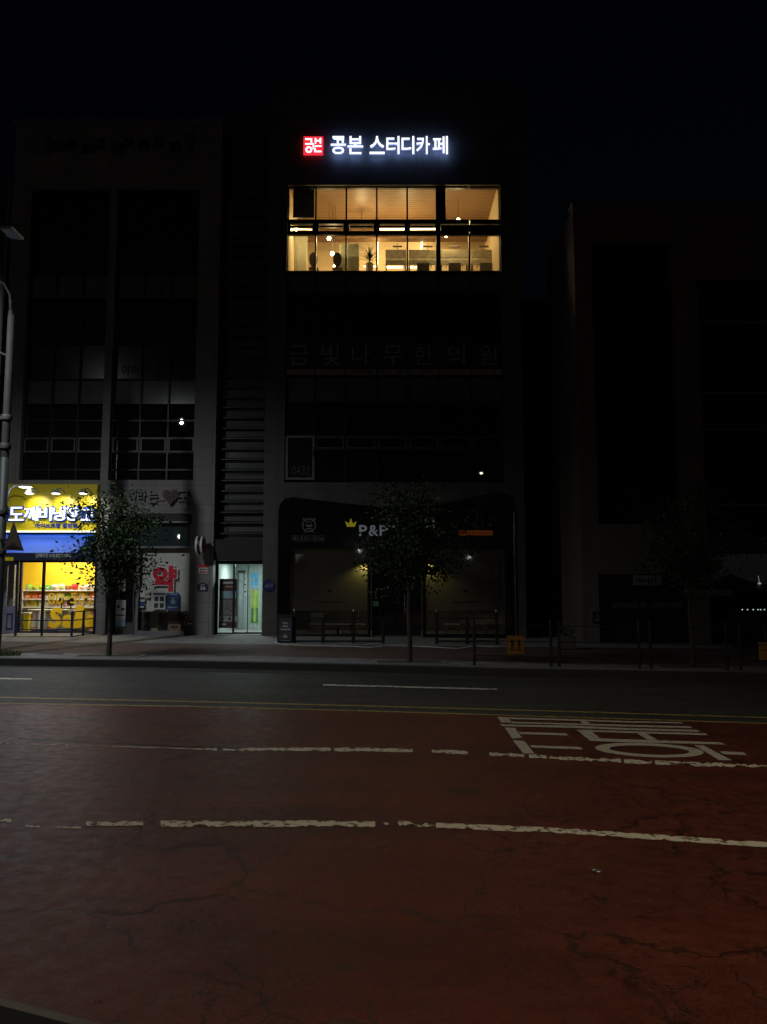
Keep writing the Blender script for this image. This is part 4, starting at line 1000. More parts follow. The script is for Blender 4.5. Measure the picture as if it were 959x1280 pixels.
for p0, p1, r0, lab in ((424.5, 432, 305, 'narrow olive partition board left of the fourth mullion'), (434, 449, 304.5, 'wide olive partition board next to the potted plant')):
    a, b, z0, z1 = RECT(p0, r0, p1, 337, D+1.6)
    mb = MB(); mb.bev(a, b, D+1.6, D+1.65, zfl+.12, z1, .01, 0); mb.box(a+.02, a+.07, D+1.56, D+1.69, zfl, zfl+.119, 1); mb.box(b-.07, b-.02, D+1.56, D+1.69, zfl, zfl+.119, 1)
    tag(mb.build('partition_board', [M('olive_board', (.36, .36, .24), .6), ALU]), lab, 'partition')
x, z = P(462, 330, D+1.2)
pp = thing('potted_plant', (x, D+1.2, zfl), 'spiky leaved plant in a white pot in the lit floor', 'plant')
mb = MB(); mb.lathe(x, D+1.2, [(0, zfl), (.1, zfl), (.14, z-.02), (.15, z+.0), (.12, z), (0, z-.02)], 14); mb.build('pot', WHITE, pp)
mb = MB()
for k in range(70):
    a = random.random()*2*math.pi; el = random.uniform(.35, 1.45); L = random.uniform(.3, .58); p = Vector((x, D+1.2, z+random.uniform(.0, .3)))
    d = Vector((math.cos(a)*math.cos(el), math.sin(a)*math.cos(el)*.5, math.sin(el))); s_ = d.cross(Vector((0,0,1))).normalized()*.014
    q = p+d*L*.6; e = p+d*L+Vector((0,0,-.1*L/ .5*math.cos(el)))
    mb.add([p-s_*.6, p+s_*.6, q+s_, q-s_, e], [(0,1,2,3),(3,2,4)])
mb.build('leaves', LEAF2, pp)
mb = MB(); mb.tube([(x, D+1.2, z-.02), (x+.01, D+1.2, z+.32)], .02); mb.build('stem', BARK, pp)
def desk(px0, px1, lab):
    Y = D+1.9; a, b, z0, z1 = RECT(px0, 312, px1, 336, Y); top = z1
    t = thing('study_desk', ((a+b)/2, Y+.3, zfl), lab, 'desk', 'study desks along the lit window')
    mb = MB(); mb.bev(a, b, Y, Y+.03, PZ(322, Y), top, .005); mb.build('shelf_back', M('desk_grey', (.30, .25, .16), .5), t)
    mb = MB(); mb.bev(a, b, Y+.01, Y+.04, PZ(331, Y), PZ(322, Y)-.004, .005); mb.build('modesty_panel', M('desk_pale', (.48, .43, .29), .5), t)
    mb = MB(); mb.bev(a, b, Y+.031, Y+.5, PZ(322, Y)-.02, PZ(322, Y)+.015, .006); mb.build('desk_top', WOODT, t)
    for x in (a+.03, b-.03):
        for y in (Y+.05, Y+.45): mb = MB(); mb.box(x-.018, x+.018, y-.018, y+.018, zfl, PZ(322, Y)-.021); mb.build('leg', BLACK, t)
    return t, a, b, top, Y
DL = []
for i, (p0, p1, lx, lab) in enumerate(((482, 508, 497, 'next to the potted plant'), (511, 547, 535, 'in the fifth window column'), (551, 586, 570, 'under the sixth column pendant bulb'), (590, 625, 605, 'at the far end against the wall'))):
    t, a, b, top, Y = desk(p0, p1, f'study desk with wooden back shelf {lab}')
    X0_, zz_ = P(lx, 308, Y+.1)
    l = thing('desk_lamp', (X0_, Y+.1, top), f'T shaped desk lamp on the study desk {lab}', 'lamp', 'desk lamps on the study desks')
    mb = MB(); mb.tube([(X0_, Y+.1, top), (X0_, Y+.1, zz_+.12)], .01, 6); mb.build('stem', BLACK, l)
    mb = MB(); mb.bev(X0_-.17, X0_+.17, Y+.07, Y+.13, zz_-.03, zz_+.025, .01); mb.build('lamp_head', M('lamp_brown', (.08, .06, .04), .4), l)
    if i != 0:
        cx = PX((p0+p1)/2, 330, Y-.25)
        ch = thing('desk_chair', (cx, Y-.25, zfl), f'low dark chair pushed against the study desk {lab}', 'chair', 'chairs at the study desks')
        zq = PZ(329, Y-.25)
        mb = MB(); mb.bev(cx-.22, cx+.22, Y-.29, Y-.25, zfl+.22, zq, .015); mb.build('backrest', M('chair_grey', (.09, .085, .07), .7), ch)
        mb = MB(); mb.bev(cx-.21, cx+.21, Y-.25, Y+.0, zfl+.2, zfl+.235, .012); mb.build('seat', BLACK, ch)
        for s_ in (-1, 1):
            mb = MB(); mb.tube([(cx+s_*.23, Y-.28, zq-.08), (cx+s_*.29, Y-.24, zq-.06), (cx+s_*.29, Y-.03, zq-.07)], .014, 6); mb.build('armrest', BLACK, ch)
        for s_ in (-1, 1):
            for y in (Y-.24, Y-.02): mb = MB(); mb.tube([(cx+s_*.19, y, zfl), (cx+s_*.17, y, zfl+.2)], .012, 6); mb.build('leg', BLACK, ch)
for px, lab in ((392, 'round backed dark chair at the edge of the frosted screen'), (422, 'round backed dark chair beside the narrow olive board')):
    x, z = P(px, 318, D+1.1); ch = thing('lounge_chair', (x, D+1.1, zfl), lab, 'chair')
    mb = MB(); mb.disc_y(x, z-.2, .15, D+1.05, D+1.11, 18, rz=.26); mb.build('backrest', M('chair_brown', (.06, .05, .04), .6), ch)
    mb = MB(); mb.bev(x-.17, x+.17, D+1.111, D+1.5, z-.5, z-.42, .03); mb.build('seat', M('chair_brown', (.06, .05, .04), .6), ch)
    mb = MB(); mb.tube([(x, D+1.3, zfl), (x, D+1.3, z-.5)], .02); mb.build('leg', BLACK, ch)
# small wall picture
poster(500, 292, 518, 298.5, yBk, 'pale framed picture on the back wall of the lit room', M('pict_frame', (.5, .4, .25), .5), [(.1,.15,.9,.85,M('pict_grey', (.25, .22, .16), .6))], 'wall_picture', 'picture')

# glowing sign high on the facade
ts = thing('rooftop_sign', (-.2, D-.1, 15.9), 'glowing white channel letter sign with red square logo above the lit floor', 'sign')
HGLOW = E('sign_white', (.93, .96, 1), 1.35); HSIDE = E('sign_side_blue', (.35, .5, 1), .5); HBACK = E('sign_halo_blue', (.28, .44, 1), 6.5)
def lit(ch, p0, p1, r0=170, r1=192.5):
    mb = MB(); a, b, z0, z1 = RECT(p0, r0, p1, r1, D-.26); text(mb, ch, a, b, z0, z1, D-.26, D-.20, bold=.014, mi=0, side=1, back=2); return mb.build('letter', [HGLOW, HSIDE, HBACK], ts)
for ch, p0, p1 in (('공', 413.5, 432.5), ('본', 434.5, 454), ('스', 462, 481), ('터', 483, 499.5), ('디', 502, 518), ('카', 520.5, 537.5), ('페', 541, 560)): lit(ch, p0, p1)
_o = add_light('AREA', (.2, D-.32, PZ(182, D)), 40, (.55, .66, 1), ts, shape='RECTANGLE', size=3.6, size_y=.4); _o.rotation_euler = (R(-90), 0, 0)
a, b, z0, z1 = RECT(379.5, 171, 404, 193.5, D-.1)
mb = MB(); mb.bev(a, b, D-.13, D-.05, z0, z1, .012); lp = mb.build('logo_panel', E('logo_red', (1, .03, .06), 1.0), ts)
mb = MB(); w = b-a; h = z1-z0; LGW = E('logo_white', (1, .93, .93), 2.2)
def lb(u0, v0, u1, v1): mb.box(a+u0*w, a+u1*w, D-.137, D-.1305, z0+v0*h, z0+v1*h)
lb(.10,.80,.44,.88); lb(.37,.62,.44,.80); lb(.10,.54,.52,.61); lb(.58,.60,.65,.90); lb(.83,.60,.90,.90); lb(.651,.72,.829,.79); lb(.60,.42,.92,.49); lb(.48,.30,.55,.539); lb(.56,.12,.92,.19); lb(.56,.191,.63,.34)
mb.ring_y(a+.28*w, z0+.26*h, .17*w, .09*w, D-.137, D-.1305); mb.build('logo_mark', LGW, lp)

# clinic sign: dark band with grey letters, pale strip under it
cs_ = thing('clinic_sign', (.35, D+.05, Z(468)), 'dark band sign with spaced grey letters and pale strip on the unlit floor', 'sign')
mb = MB(); mb.box(wx0+.0, wx1-.0, D+.03, D+.11, Z(459.5), Z(427)); mb.build('dark_band', M('band_dark', (.016, .012, .011), .5), cs_)
GL_ = M('grey_letter', (.34, .32, .29), .5)
for ch, p0 in zip('금빛나무한의원', (363, 402, 440, 480, 518, 558, 598)):
    mb = MB(); a, b, z0, z1 = RECT(p0, 432, p0+23, 456, D+.03); text(mb, ch, a, b, z0, z1, D-.01, D+.025, bold=-.004); mb.build('letter', GL_, cs_)
for i in range(7):
    mb = MB(); mb.box(xs7[i]+.02, xs7[i+1]-.02, D+.08, D+.11, Z(468), Z(460.5)); sp_ = mb.build('pale_strip', M('strip_grey', (.30, .285, .26), .6), cs_)
    s = {2: ('예약전화', 438.5, 466), 3: ('031', 472, 484), 4: ('7515', 523, 538)}.get(i)
    if i == 3: mb = MB(); tpx(mb, '6017', 495, 462, 509, 467, D+.08, .004, bold=.01); mb.build('strip_lettering', INK, sp_)
    if s: mb = MB(); tpx(mb, s[0], s[1], 462, s[2], 467, D+.08, .004, bold=.01); mb.build('strip_lettering', INK, sp_)

# ------------------------------------------------------------------ black shop front of the central block
YF = D-.12
SFt = [(348, 640), (350, 630), (356, 623.5), (366, 621.5), (376, 622.5), (430, 629), (480, 634), (540, 632.5), (585, 622), (615, 616), (628, 614.5), (636, 618), (640, 627), (641, 640)]
pts = [P(x, y, YF) for x, y in SFt]
fpz = gz(0)+.165
xl0, xr1 = pts[0][0], pts[-1][0]
wl0, wl1 = PX(360.5, 725, YF), PX(461, 725, YF); wr0, wr1 = PX(531, 725, YF), PX(633, 725, YF)
zWt, zBt = PZ(685, YF), PZ(763.5, YF)
BF = thing('cafe_storefront', (.3, YF, fpz-.02), 'black dipped top shop front with pale blinds on the central block', 'storefront')
mb = MB()
mb.prism([(xl0, zWt)] + pts + [(xr1, zWt)], YF, D-.003, 0)
for a, b in ((xl0, wl0), (wl1, wl1+.06), (wr0-.06, wr0), (wr1, xr1)): mb.box(a, b, YF+.001, D+.25, fpz-.1, zWt-.001)
mb.box(wl1+.06, wr0-.06, YF+.3, D+.35, PZ(705, D), zWt-.001)
for a, b in ((wl0, wl1), (wr0, wr1)): mb.box(a, b, YF+.002, D+.1, fpz-.1, fpz+.04)
mb.build('fascia', M('gloss_black', (.006, .006, .007), .12, var=.05, spec=.5), BF)
for i, (a, b) in enumerate(((wl0, wl1), (wr0, wr1))):
    gb = MB(); gb.poly([(a, YF+.1, fpz+.04), (b, YF+.1, fpz+.04), (b, YF+.1, zWt), (a, YF+.1, zWt)]); w = gb.build('window', CLEAR, BF)
    fb = MB(); fb.box(a, a+.04, YF+.07, YF+.13, fpz+.04, zWt); fb.box(b-.04, b, YF+.07, YF+.13, fpz+.04, zWt); fb.box(a+.041, b-.041, YF+.07, YF+.13, fpz+.04, fpz+.09); fb.build('frame', ALU, w)
    bb = MB(); bb.box(a+.05, b-.05, YF+.3, YF+.31, zBt, zWt+.05); bd = bb.build('blind', CREAM, BF)
    c = (a+b)/2+.02; z = PZ(738 if i == 0 else 738, YF)
    lb_ = MB(); lb_.prism([(c-.06, z-.04), (c+.06, z-.04), (c+.07, z+.04), (c+.03, z+.0), (c, z+.07), (c-.03, z+.0), (c-.07, z+.04)], YF+.294, YF+.2995); zz_ = PZ(752.5, YF)
    lb_.box(c-.42, c+.42, YF+.294, YF+.2995, zz_-.012, zz_+.012); lb_.build('blind_emblem', M('blind_ink', (.10, .095, .08), .7), bd)
# recess room behind
mb = MB(); zt_ = zWt+.2; Yk = D+3.5
mb.box(xl0, xr1, Yk, Yk+.1, fpz-.1, zt_); mb.box(xl0, xl0+.05, D+.31, Yk, fpz-.1, zt_); mb.box(xr1-.05, xr1, D+.31, Yk, fpz-.1, zt_); mb.box(xl0, xr1, D+.36, Yk, zt_, zt_+.1)
mb.build('interior_wall', M('cafe_wall', (.09, .09, .08), .8), BF)
mb = MB(); mb.box(xl0, xr1, YF+.26, Yk, fpz-.12, fpz+.005); mb.build('interior_floor', slat_mat('cafe_floor', (.12, .10, .07), (.26, .22, .15), 2.5, 'x'), BF)
# door
gb = MB(); dxa, dxb = wl1+.1, wr0-.1
gb.box(dxa, dxb, YF+.28, YF+.32, fpz+.02, PZ(703, D)); gb_ = gb.build('door', M('door_dark_glass', (.008, .009, .009), .06, spec=.6), BF)
mb = MB(); X0_ = PX(506, 755, YF+.25); mb.tube([(X0_, YF+.2, PZ(767, YF)), (X0_, YF+.2, PZ(743, YF))], .018); mb.tube([(X0_, YF+.2, PZ(766, YF)), (X0_, YF+.28, PZ(766, YF))], .012); mb.tube([(X0_, YF+.2, PZ(744, YF)), (X0_, YF+.28, PZ(744, YF))], .012); mb.build('handle', STEEL, gb_)
X0_, z = P(469.5, 748, YF+.28)
mb = MB(); mb.box(X0_-.09, X0_+.09, YF+.272, YF+.279, PZ(758, YF), PZ(751.5, YF)); mb.build('green_sticker', M('sticker_green', (.22, .42, .25), .6, emit=(.2, .5, .25), es=.02), gb_)  # sticker colour carries a faint glow of its own
mb = MB(); mb.prism([(X0_-.07, z+.0), (X0_+.07, z+.0), (X0_+.07, z+.03), (X0_+.02, z+.04), (X0_+.02, z+.15), (X0_-.02, z+.15), (X0_-.02, z+.04), (X0_-.07, z+.03)], YF+.272, YF+.279); mb.build('white_sticker', WHITE, gb_)
# yellow downlights in the door reveal
for px, lab in ((457, 'warm downlight beside the door over the pale blind with the crest above'), (535.5, 'warm downlight beside the door over the pale blind with the orange strip above')):
    X0_, z = P(px, 703, YF-.0); Yd = YF+.2
    dl_ = thing('downlight', (X0_, Yd, z), lab, 'light', 'warm downlights by the black shop door')
    mb = MB(); mb.lathe(X0_, Yd, [(.035, z+.05), (.04, z)], 12); mb.build('can', BLACK, dl_)
    mb = MB(); mb.lathe(X0_, Yd, [(0, z+.01), (.033, z+.008)], 12); mb.build('lens', E('down_lens', (1, .8, .3), .4), dl_)
    o = add_light('SPOT', (X0_, Yd, z-.02), 5, (1, .80, .2), dl_, spot_size=R(105), spot_blend=.8, shadow_soft_size=.03)
    o.rotation_euler = Vector((-.35 if px < 480 else .35, .22, -1)).to_track_quat('-Z', 'Y').to_euler()
# sign parts on the fascia
bs = thing('shop_name_sign', (.2, YF-.02, PZ(672, YF)), 'white raised letters and gold crown on the black shop fascia', 'sign')
def letters(s, p0, r0, p1, r1, mat, nm='letter', bold=.015, d=.05):
    mb = MB(); a, b, z0, z1 = RECT(p0, r0, p1, r1, YF); text(mb, s, a, b, z0, z1, YF-d, YF-.002, bold=bold); return mb.build(nm, mat, bs)
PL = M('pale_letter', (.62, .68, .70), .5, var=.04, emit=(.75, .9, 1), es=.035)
letters('P', 449, 656.5, 459, 670, PL); letters('&', 461, 656.5, 473, 670, PL); letters('P', 474.5, 656.5, 485, 670, PL)
for p0 in (485.5, 531):
    mb = MB(); a, b, z0, z1 = RECT(p0, 648, p0+12, 662, YF); t = .05
    mb.box(a, b, YF-.05, YF-.002, z1-t, z1); mb.box(a, a+t, YF-.05, YF-.002, z0+.12, z1-t-.001); mb.box(b-t, b, YF-.049, YF-.003, z0, z1-t-.001); mb.box(a, b-t-.001, YF-.05, YF-.002, z0+.119-t, z0+.119); mb.build('letter', PL, bs)
mb = MB(); a, b, z0, z1 = RECT(431.5, 648.5, 446, 658.5, YF); w = b-a; h = z1-z0
mb.prism([(a+.15*w, z0), (b-.15*w, z0), (b-.12*w, z0+.18*h), (b, z0+.7*h), (a+.68*w, z0+.42*h), (a+.56*w, z0+.78*h), (a+.58*w, z0+.92*h), (a+.5*w, z1), (a+.42*w, z0+.92*h), (a+.44*w, z0+.78*h), (a+.32*w, z0+.42*h), (a, z0+.7*h), (a+.12*w, z0+.18*h)], YF-.04, YF-.002)
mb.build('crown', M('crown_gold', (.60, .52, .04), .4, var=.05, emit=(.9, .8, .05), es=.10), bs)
CRS = M('crest_grey', (.16, .16, .16), .5)
crst = thing('crest_emblem', (PX(386, 655, YF), YF-.02, PZ(665, YF)), 'grey round crest with crossed plumes on the black fascia', 'emblem')
X0_, z = P(386.5, 656.5, YF)
mb = MB(); mb.ring_y(X0_, z, .22, .185, YF-.03, YF-.002); mb.build('ring', CRS, crst)
mb = MB(); mb.prism([(X0_-.1, z-.03), (X0_, z-.07), (X0_+.1, z-.03), (X0_+.1, z+.04), (X0_, z), (X0_-.1, z+.04)], YF-.031, YF-.002); mb.box(X0_-.1, X0_+.1, YF-.03, YF-.003, z-.13, z-.09); mb.build('open_book', CRS, crst)
mb = MB()
for s_ in (-1, 1):
    mb.tube([(X0_+s_*.17, YF-.015, z-.24), (X0_+s_*.06, YF-.015, z-.16)], .014, 6); mb.tube([(X0_+s_*.05, YF-.015, z+.08), (X0_+s_*.2, YF-.015, z+.22)], .018, 6); mb.tube([(X0_+s_*.12, YF-.015, z+.2), (X0_+s_*.22, YF-.015, z+.17)], .014, 6)
mb.tube([(X0_, YF-.015, z+.06), (X0_, YF-.015, z+.2)], .016, 6); mb.build('plumes', CRS, crst)
ICN = ['cross', 'figure', 'chair', 'square', 'roof']
for k in range(5):
    a, b, z0, z1 = RECT(365.5+8.4*k, 669.5, 372.5+8.4*k, 676.5, YF); c = (a+b)/2; zc_ = (z0+z1)/2; h = (b-a)/2
    mb = MB()
    mb.box(a, b, YF-.02, YF-.002, z0, z0+.014); mb.box(a, b, YF-.02, YF-.002, z1-.014, z1); mb.box(a, a+.014, YF-.02, YF-.002, z0+.0145, z1-.0145); mb.box(b-.014, b, YF-.02, YF-.002, z0+.0145, z1-.0145)
    if k == 0: mb.box(c-.02, c+.02, YF-.02, YF-.002, zc_-.055, zc_+.055); mb.box(c-.055, c-.021, YF-.02, YF-.002, zc_-.02, zc_+.02); mb.box(c+.021, c+.055, YF-.02, YF-.002, zc_-.02, zc_+.02)
    elif k == 1: mb.disc_y(c, zc_+.045, .018, YF-.02, YF-.002, 10); mb.box(c-.02, c+.025, YF-.02, YF-.002, zc_-.055, zc_+.02)
    elif k == 2: mb.box(c-.05, c-.03, YF-.02, YF-.002, zc_-.04, zc_+.04); mb.box(c-.029, c+.04, YF-.02, YF-.002, zc_-.03, zc_-.005); mb.box(c+.0, c+.05, YF-.02, YF-.002, zc_+.02, zc_+.035)
    elif k == 3: mb.box(c-.03, c+.03, YF-.02, YF-.002, zc_-.045, zc_+.045)
    else: mb.prism([(c-.06, zc_-.01), (c+.06, zc_-.01), (c, zc_+.045)], YF-.02, YF-.002); mb.box(c-.04, c+.04, YF-.02, YF-.002, zc_-.05, zc_-.011)
    tag(mb.build('fascia_icon', M('icon_grey', (.09, .09, .09), .5)), f'small outlined square icon with a {ICN[k]} mark under the crest', 'icon', 'outlined icons under the crest')
ob = thing('orange_strip_sign', (PX(594, 666, YF), YF-.02, PZ(670, YF)), 'orange strip sign on the black fascia', 'sign')
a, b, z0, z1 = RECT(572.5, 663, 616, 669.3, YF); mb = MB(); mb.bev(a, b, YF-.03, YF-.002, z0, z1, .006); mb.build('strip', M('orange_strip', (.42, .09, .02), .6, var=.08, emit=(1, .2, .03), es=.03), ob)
mb = MB(); x = a+.06
for n in (.07, .05, .09, .06, .1, .05, .08, .06, .09, .07, .06):
    mb.box(x, min(x+n*.75, b-.03), YF-.034, YF-.0305, z0+.05, z0+.075); mb.box(x, min(x+n*.5, b-.03), YF-.034, YF-.0305, z0+.09, z0+.115); x += n+.03
mb.build('faded_lettering', M('orange_ink', (.12, .03, .01), .6), ob)
# cafe tables inside seen under the blinds
TBL = M('table_pale', (.33, .31, .25), .6)
k = 0
for px, lab in ((395, 'behind the second railing post'), (413, 'behind the third railing post'), (431, 'near the warm lit shelf'), (447, 'nearest the shop door'), (566, 'under the emblem blind'), (600, 'by the downpipe corner')):
    x, z = P(px, 780.5, D+.7)
    t = thing('cafe_table', (x, D+.9, fpz+.006), f'small pale folding table inside the black shop {lab}', 'table', 'tables inside the black shop')
    mb = MB(); mb.bev(x-.24, x+.24, D+.7, D+1.2, z-.03, z, .006); mb.build('table_top', TBL, t)
    mb = MB(); mb.add([(x-.24,D+.71,z-.031),(x+.24,D+.71,z-.031),(x+.24,D+.71,z-.16),(x,D+.71,z-.07),(x-.24,D+.71,z-.16)], [(0,1,2,3,4)][::-1]); mb.build('apron', TBL, t)
    for s_ in (-1, 1):
        for y in (D+.73, D+1.17): mb = MB(); mb.box(x+s_*.22-.015, x+s_*.22+.015, y-.015, y+.015, fpz+.006, z-.031); mb.build('leg', TBL, t)
x, z = P(396, 767, D+1.6); mb = MB(); mb.bev(x-.2, x+.2, D+1.6, D+1.8, fpz+.006, z, .01); mb.box(x-.18, x+.18, D+1.595, D+1.599, z-.2, z-.18); tag(mb.build('side_cabinet', M('cab_pale', (.36, .35, .3), .6)), 'pale cabinet standing behind the tables in the black shop', 'cabinet')
x, z = P(438, 768, D+1.5)
bk = thing('yellow_bookshelf', (x, D+1.6, fpz+.006), 'open bookshelf faintly lit yellow inside the black shop', 'shelf')
mb = MB()
for q in (0, .2, .4, .6, .8): mb.box(x-.25, x+.25, D+1.5, D+1.8, fpz+.01+q, fpz+.03+q)
mb.build('board', M('shelf_yellow', (.4, .34, .1), .6), bk)
mb = MB(); mb.box(x-.27, x-.251, D+1.5, D+1.8, fpz+.006, fpz+.85); mb.box(x+.251, x+.27, D+1.5, D+1.8, fpz+.006, fpz+.85); mb.build('side_board', M('shelf_yellow', (.4, .34, .1), .6), bk)
dim = thing('interior_light', (.2, D+2.2, zt_-.1), 'dim yellow ceiling light deep inside the black shop', 'light')
mb = MB(); mb.bev(.0, .4, D+2.0, D+2.4, zt_-.06, zt_-.005, .01); mb.build('diffuser', E('dim_yellow', (1, .93, .7), .3), dim)
add_light('AREA', (.2, D+1.6, zt_-.1), 9, (1, .95, .78), dim, shape='RECTANGLE', size=5, size_y=1)
# railing in front of it
yQ = 21.6
rg = thing('terrace_railing', (.2, yQ, gz(0)+.16), 'black terrace railing with capped posts in front of the black shop', 'railing')
pxs = [(368, 1), (404, 0), (442, 1), (479, 0), (546, 1), (584, 0), (621, 1)]
gzs = gz(0)+.16
for px, cap in pxs:
    x = PX(px, 785, yQ); h = PZ(765 if cap else 771, yQ)
    mb = MB(); mb.bev(x-.045, x+.045, yQ-.045, yQ+.045, gzs-.06, h, .008); p_ = mb.build('post', BLACK, rg)
    if cap: mb = MB(); mb.lathe(x, yQ, [(.03, h+.0005), (.034, h+.02), (.03, h+.07), (0, h+.08)], 12); mb.build('cap', STEEL, p_)
for a, b in ((0, 1), (1, 2), (2, 3), (4, 5), (5, 6)):
    x0, x1 = PX(pxs[a][0], 785, yQ)+.046, PX(pxs[b][0], 785, yQ)-.046
    mb = MB(); mb.box(x0, x1, yQ-.02, yQ+.02, PZ(773, yQ)-.02, PZ(773, yQ)+.02); mb.box(x0, x1, yQ-.02, yQ+.02, gzs+.04, gzs+.09); mb.build('rail', BLACK, rg)
# menu board
a, b, z0, z1 = RECT(347, 767, 366.5, 803.5, 21.5)
mnb = thing('menu_board', ((a+b)/2, 21.5, gz(a)+.16), 'upright dark menu board with small crown beside the terrace railing', 'sign')
g0 = gz(a)+.162
mb = MB(); mb.bev(a, b, 21.45, 21.52, g0, z1-.02, .012); mb.build('board', BLACK, mnb)
mb = MB(); mb.box(a+.05, b-.03, 21.44, 21.4495, g0+.05, z1-.12); mb.build('panel', M('menu_slate', (.04, .046, .052), .5), mnb)
mb = MB(); c = (a+b)/2+.01
for q, (s, w) in enumerate((('Cafe', 0), ('Room', 0), ('Premium', 0))): pass
zq = z1-.25
for w in (.08, .075, .13): mb.box(c-w, c-w*.3, 21.432, 21.4395, zq-.02, zq+.02); mb.box(c-w*.2, c+w*.4, 21.432, 21.4395, zq-.025, zq+.015); mb.box(c+w*.5, c+w, 21.432, 21.4395, zq-.02, zq+.02); zq -= .09
zq -= .14; mb.prism([(c-.05, zq), (c+.05, zq), (c+.06, zq+.08), (c+.03, zq+.05), (c, zq+.12), (c-.03, zq+.05), (c-.06, zq+.08)], 21.432, 21.4395)
mb.box(c-.12, c+.12, 21.432, 21.4395, zq-.08, zq-.07); mb.build('lettering', M('menu_ink', (.35, .36, .37), .6), mnb)
# white cable along the terrace
pts = [G(343, 803, .175), G(352, 806, .175), G(380, 807, .175), G(410, 807.5, .175), G(440, 808, .175), G(462, 809.5, .175), G(485, 807.5, .175), G(520, 808, .175), G(545, 809, .175), G(572, 811, .175), G(595, 807.5, .175), G(612, 808.5, .175), G(632, 808, .175)]
mb = MB(); mb.tube(pts, .018, 6); tag(mb.build('cable', M('white_hose', (.42, .42, .4), .5)), 'white cable snaking along the foot of the terrace railing', 'cable')
# steel downpipe pole with low school sign
yP = 17.2; x, _ = P(644.5, 740, yP); g0 = gz(x)+.16
sg = thing('sign_pole', (x, yP, g0), 'slim shiny steel pole carrying a low amber sign with two walking figures', 'sign')
mb = MB(); mb.tube([(x, yP, g0), (x, yP, PZ(640, yP))], .026, 12); mb.build('pole', M('dull_steel', (.16, .16, .14), .25, .9, var=.4, scale=3), sg)
a, b, z0, z1 = RECT(633.5, 794.5, 656, 817.5, yP-.05)
mb = MB(); mb.bev(a, b, yP-.07, yP-.04, z0, z1, .008); pn = mb.build('sign_panel', AMBER, sg)
mb = MB()
for cx, s_ in ((a+.12, 1), (a+.27, 1)):
    zc_ = z1-.1; mb.disc_y(cx, zc_, .025, yP-.077, yP-.0705, 10); mb.box(cx-.03, cx+.03, yP-.077, yP-.0705, zc_-.12, zc_-.03)
    mb.box(cx-.03, cx-.008, yP-.0765, yP-.0705, zc_-.21, zc_-.121); mb.box(cx+.008, cx+.03, yP-.0765, yP-.0705, zc_-.21, zc_-.121)
mb.build('figures', BLACK, pn)
# second amber sign at the picture edge
x2, _ = P(958, 815, 16.6); g2 = gz(x2)+.16
s2 = thing('sign_post', (x2, 16.6, g2), 'low amber sign on a dark post beside the stall, cut by the picture edge', 'sign')
mb = MB(); mb.tube([(x2, 16.6, g2), (x2, 16.6, PZ(780, 16.6))], .03, 10); mb.build('post', ALU, s2)
a, b, z0, z1 = RECT(950, 803, 973, 826, 16.5); mb = MB(); mb.bev(a, b, 16.52, 16.55, z0, z1, .008); mb.build('sign_panel', AMBER, s2)
mb = MB(); mb.disc_y((a+b)/2, z1-.1, .03, 16.512, 16.5195, 10); mb.box((a+b)/2-.035, (a+b)/2+.035, 16.512, 16.5195, z1-.27, z1-.135); mb.build('figures', BLACK, s2)
# guard fence on the kerb
def guard(px0, px1, lab, Yoff=.45):
    a = G(px0, 834, .16); b = G(px1, 836, .16)
    y0 = kerb_y(a[0])+Yoff; y1 = kerb_y(b[0])+Yoff
    t = thing('guard_fence', ((a[0]+b[0])/2, (y0+y1)/2, gz((a[0]+b[0])/2)+.16), lab, 'fence', 'guard fence panels along the kerb')
    GM = M('fence_grey', (.014, .015, .014), .5, .3)
    for x, y in ((a[0], y0), (b[0], y1)):
        g = gz(x)+.16; mb = MB(); mb.tube([(x, y, g), (x, y, g+.9)], .03, 10); mb.lathe(x, y, [(.034, g+.9), (.03, g+.93), (0, g+.94)], 10); mb.build('post', GM, t)
    for h in (.82, .5, .2):
        mb = MB(); mb.tube([(a[0]+.03, y0, gz(a[0])+.16+h), (b[0]-.03, y1, gz(b[0])+.16+h)], .010, 8); mb.build('rail', GM, t)
guard(596, 694, 'thin grey guard fence panel in front of the amber two figure sign'); guard(700, 801, 'thin grey guard fence panel in front of the narrow planter'); guard(808, 903, 'thin grey guard fence panel around the dimmest street tree'); guard(910, 1010, 'thin grey guard fence panel in front of the dark parasol stall')

# ------------------------------------------------------------------ right hand building
YR = 22.8
RB = thing('corner_building', (9.5, YR+4, -.1), 'tall warm granite block with narrow dark bay and glazed side beyond the gap', 'building')
rx0, rx1, rx2, rx3, rx4 = 5.86, 6.4, 8.87, 9.62, 15.5
ZR = lambda r: PZ(r, YR)
mb = MB(); wall_holes(mb, rx0, rx4, -.3, 13.45, YR, YR+.4, [(rx1, rx2, ZR(655), ZR(304)), (rx1-.05, rx2+.2, ZR(800)-.2, ZR(718)), (rx3, rx4, -.4, ZR(350))])
mb.box(rx0, rx4, YR+.41, YR+4, 3.5, 13.4); mb.box(rx0, rx0+.3, YR+.41, YR+4, -.3, 3.5); mb.build('wall', STONE_R, RB)
mb = MB(); mb.box(rx0-.03, rx4, YR-.04, YR+.44, 13.46, 13.58); mb.build('coping', STONE_R, RB)
for r0, r1 in ((304, 360), (360, 450), (450, 545), (545, 655)):
    h = (r1-r0); curtain(RB, lin(rx1, rx2, 2), [(ZR(r1), ZR(r1-h*.35), 0), (ZR(r1-h*.35), ZR(r0), 0)], YR+.3, .04, BLACK)
LW = M('ledge_white', (.19, .19, .185), .5)
